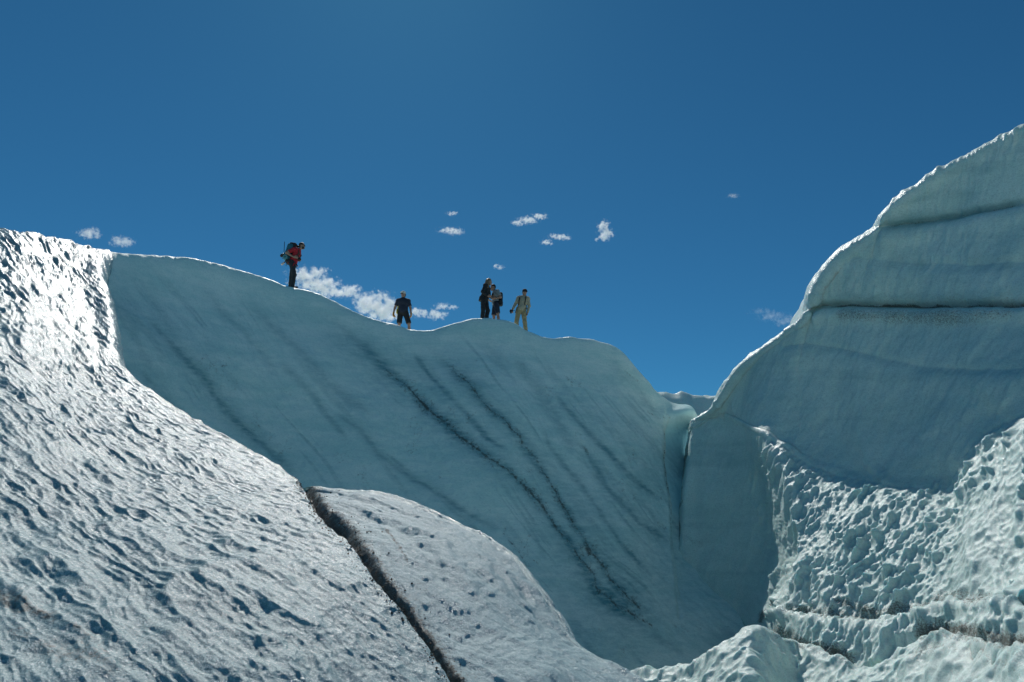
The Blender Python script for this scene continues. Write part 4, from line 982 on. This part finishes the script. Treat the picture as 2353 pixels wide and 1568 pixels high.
for sy in (-1, 1):
    part('strap', [cap((0.09, sy * 0.11, 1.40), (-0.06, sy * 0.12, 1.40), 0.026, 0.026), cap((-0.06, sy * 0.12, 1.40), (-0.085, sy * 0.14, 1.22), 0.026, 0.024), cap((-0.085, sy * 0.14, 1.22), (0.04, sy * 0.165, 1.05), 0.024, 0.016)], BLACK, pk, po, 0.010, 0.015, 0, S4)
go = np.array([-0.12, -0.26, 1.03])
gl = empty('work_glove', Vector(g4 + go * S4), 'orange glove held in the hand of the man in the grey T-shirt', 'glove')
part('glove_palm', hand((-0.06, -0.27, 1.075), (-0.9, -0.2, 0.15), (0.1, -0.8, 0.3), 1, 0.3, 1.05, 0.002), ORANGE, gl, go, 0.008, 0.012, 0, S4)

# --- the man in khaki with a black cap, looking down, camera in hand
g5 = stand(1197, 771)
S5 = 1.04
r5, A, hf, fw = figure(g5, 'man in khaki shirt and trousers with black cap looking down, holding a camera', dict(
    pelvis=(0.0, 0, 0.98), neck=(0.095, -0.01, 1.48), head=(0.135, -0.04, 1.63), look=(0.55, -1, -0.65), hup=(0.1, -0.35, 1.0), ls=(-0.085, 0.0, 1.415), rs=(0.25, 0.0, 1.40), le=(-0.22, 0.03, 1.17), re=(0.30, 0.03, 1.12), lw=(-0.325, -0.04, 0.965), rw=(0.235, -0.02, 0.85),
    lh=(-0.09, 0, 0.92), rh=(0.09, 0, 0.92), lk=(-0.165, -0.04, 0.50), rk=(0.13, -0.03, 0.50), la=(-0.15, 0.03, 0.09), ra=(0.185, 0.03, 0.08), lt=(-0.3, -1, 0), rt=(0.2, -1, 0)),
    STONE, KHAKI, S5, sleeve='long', fold=0.013, hair='short', hands={'l': dict(d=(-0.15, -0.2, -1), n=(0.8, -0.4, 0), t=-1, curl=0.6), 'r': dict(d=(-0.12, -0.05, -1), n=(-0.9, -0.2, 0), t=1, curl=0.55)}, seed=5)
hc = A['head']; hx, hy, hz = hf
part('cap', [ell(hc + hz * 0.058, (0.091, 0.105, 0.08), hf), ell(hc + fw * 0.115 + hz * 0.058, (0.072, 0.065, 0.013), hf)], BLACK, r5, Z3, 0.008, 0.014, 0, S5)
part('belt', [ell((0.0, 0, 1.03), (0.172, 0.135, 0.024))], BROWN, r5, Z3, 0.009, 0.01, 0, S5)
part('lanyard', [cap((-0.16, -0.10, 1.02), (-0.22, -0.12, 0.80), 0.012, 0.010)], BLACK, r5, Z3, 0.007, 0.01, 0, S5)
do = np.array([0.08, 0.14, 0.98])
dk = empty('backpack', Vector(g5 + do * S5), 'dark daypack worn by the man in khaki, its straps over his shoulders', 'backpack')
part('main_bag', [rbox((0.075, 0.21, 1.24), (0.14, 0.08, 0.22), 0.06)], BLACK, dk, do, 0.013, 0.03, 0.01, S5)
for q in (-0.035, 0.195):
    part('strap', [cap((q, 0.13, 1.45), (q - 0.01, 0.0, 1.505), 0.022, 0.022), cap((q - 0.01, 0.0, 1.505), (q - 0.02, -0.115, 1.40), 0.022, 0.022), cap((q - 0.02, -0.115, 1.40), (q - 0.05, -0.14, 1.2), 0.020, 0.018), cap((q - 0.05, -0.14, 1.2), (q - 0.06, -0.05, 1.05), 0.016, 0.012)], BLACK, dk, do, 0.009, 0.015, 0, S5)
ko = np.array([-0.36, -0.06, 0.83])
kc = empty('handheld_camera', Vector(g5 + ko * S5), 'black camera dangling in the hand of the man in khaki', 'camera')
part('camera_body', [rbox((-0.36, -0.07, 0.895), (0.06, 0.035, 0.045), 0.014, frame((1, 0, -0.35), (0.35, 0, 1)))], BLACK, kc, ko, 0.008, 0.01, 0, S5)
part('lens', [cap((-0.365, -0.07, 0.88), (-0.375, -0.09, 0.80), 0.035, 0.030, 1)], BLACK, kc, ko, 0.007, 0.01, 0, S5)
part('strap', [cap((-0.31, -0.08, 0.92), (-0.25, -0.10, 0.91), 0.010, 0.010), cap((-0.25, -0.10, 0.91), (-0.235, -0.10, 0.885), 0.010, 0.008)], BLACK, kc, ko, 0.007, 0.01, 0, S5)

# ---------------------------------------------------------------- fair weather clouds, far behind the glacier
def cloud_mat(name, dens, blobs, size, rag, seed):
    """vapour that is dense at the heart of each puff and frays outwards"""
    m = bpy.data.materials.new(name); m.use_nodes = True
    nt = m.node_tree; nt.nodes.clear()
    out = N(nt, 'ShaderNodeOutputMaterial'); pv = N(nt, 'ShaderNodeVolumePrincipled')
    pv.inputs['Color'].default_value = (0.99, 0.99, 0.99, 1); pv.inputs['Anisotropy'].default_value = 0.3
    tc = N(nt, 'ShaderNodeTexCoord'); co = tc.outputs['Object']
    best = None
    for c, r in blobs:
        mp = N(nt, 'ShaderNodeMapping', vector_type='TEXTURE'); nt.links.new(co, mp.inputs[0])
        mp.inputs['Location'].default_value = c; mp.inputs['Scale'].default_value = r
        ln = N(nt, 'ShaderNodeVectorMath', operation='LENGTH'); nt.links.new(mp.outputs[0], ln.inputs[0])
        best = ln.outputs['Value'] if best is None else math_(nt, 'MINIMUM', best, ln.outputs['Value'])
    mp = N(nt, 'ShaderNodeMapping'); nt.links.new(co, mp.inputs[0]); mp.inputs['Location'].default_value = (seed * 37.0, seed * 13.0, seed * 29.0)
    n = N(nt, 'ShaderNodeTexNoise', Scale=1.0 / size, Detail=6.0, Roughness=0.64); nt.links.new(mp.outputs[0], n.inputs['Vector'])
    f = math_(nt, 'ADD', math_(nt, 'SUBTRACT', 0.80, best), math_(nt, 'MULTIPLY', math_(nt, 'SUBTRACT', n.outputs['Fac'], 0.5), rag))
    nt.links.new(math_(nt, 'MULTIPLY', ramp(nt, f, -0.1, 0.95), dens), pv.inputs['Density'])
    nt.links.new(pv.outputs[0], out.inputs['Volume'])
    return m

def cloud(blobs, dist, label, dens=0.12, rag=4.2, seed=0):
    """blobs: picture spot and half width, half height; built at `dist` metres ahead"""
    mpp = dist / F
    c0 = at(np.mean([b[0] for b in blobs]), np.mean([b[1] for b in blobs]), dist)
    pr_ = []; bl = []
    for (x, y, rx, ry) in blobs:
        c = at(x, y, dist) - c0
        r = np.array([rx * mpp, max(0.55 * rx, ry) * mpp, ry * mpp]) * 1.15
        bl.append((tuple(c), tuple(r))); pr_.append(ell(c, r * 1.45))
    w = max(p[2][0] for p in pr_) - min(p[1][0] for p in pr_)
    V, Fq = mesh_sdf(pr_, max(w / 60.0, 0.6), w * 0.03)
    size = 0.5 * float(np.mean([b[3] for b in blobs])) * 2 * mpp
    o = link('cloud', mesh_from('cloud', V, Fq, cloud_mat('cloud_vapour_%d' % seed, dens, bl, size, rag, seed)))
    o.location = Vector(c0)
    o['label'] = label; o['category'] = 'cloud'; o['group'] = 'small fair weather clouds'
    return o

CD_ = 1600.0
cloud([(205, 538, 26, 12), (215, 533, 14, 11), (192, 541, 14, 6)], CD_, 'small white cloud just above the left end of the ice crest', seed=1, dens=0.07)
cloud([(278, 556, 26, 11), (268, 551, 16, 9), (295, 558, 14, 10)], CD_, 'low cloud half sunk behind the ice crest at the left', seed=2, dens=0.06)
cloud([(700, 632, 34, 16), (728, 628, 26, 14), (715, 652, 40, 16), (752, 650, 26, 16), (740, 664, 34, 12), (765, 672, 40, 10), (805, 666, 26, 11), (790, 674, 36, 8), (738, 622, 13, 8)], CD_, 'bright ragged cloud right of the backpacker in red', seed=3, dens=0.14)
cloud([(845, 690, 34, 16), (872, 684, 26, 14), (862, 706, 44, 16), (885, 722, 40, 18), (890, 700, 26, 16), (835, 698, 26, 12)], CD_, 'large bright cloud behind the left arm of the man in navy', seed=4, dens=0.14)
cloud([(958, 718, 18, 11), (975, 721, 12, 9), (1003, 724, 22, 12), (1000, 718, 13, 9)], CD_, 'low cloud just right of the man in navy', seed=5, dens=0.14)
cloud([(1018, 704, 18, 8), (1040, 706, 13, 6), (1008, 708, 10, 6)], CD_, 'thin broken cloud between the man in navy and the woman in black', seed=6, dens=0.1)
cloud([(1038, 491, 13, 5), (1046, 490, 8, 4)], CD_, 'tiny cloud, the upper one left of the middle', seed=7, dens=0.13)
cloud([(1034, 530, 24, 6), (1048, 533, 18, 8), (1020, 531, 14, 4)], CD_, 'small flat cloud below the tiny one left of the middle', seed=8, dens=0.14)
cloud([(1192, 512, 16, 6), (1214, 506, 22, 8), (1240, 498, 18, 7)], CD_, 'slanting strip of cloud in the middle of the sky', seed=9, dens=0.18)
cloud([(1272, 543, 12, 6), (1290, 545, 18, 6), (1303, 547, 10, 5)], CD_, 'small cloud below the slanting strip, the upper of two', seed=10, dens=0.16)
cloud([(1256, 557, 14, 7), (1262, 560, 9, 5)], CD_, 'small cloud below the slanting strip, the lower of two', seed=11, dens=0.16)
cloud([(1386, 518, 13, 12), (1392, 535, 16, 13), (1388, 546, 14, 9), (1400, 538, 10, 10), (1371, 549, 9, 5)], CD_, 'upright ragged cloud, the tallest of the small ones', seed=12, dens=0.16)
cloud([(1140, 612, 8, 6), (1150, 615, 10, 5)], CD_, 'tiny faint cloud above the head of the woman in black', seed=13, dens=0.12)
cloud([(1684, 450, 13, 5), (1692, 452, 7, 3)], CD_, 'tiny faint cloud high right of the middle', seed=14, dens=0.06)
cloud([(1745, 716, 22, 8), (1775, 726, 32, 12), (1810, 738, 36, 13), (1845, 744, 26, 10)], CD_, 'faint slanting wisp of cloud against the edge of the bluff', seed=15, dens=0.012)
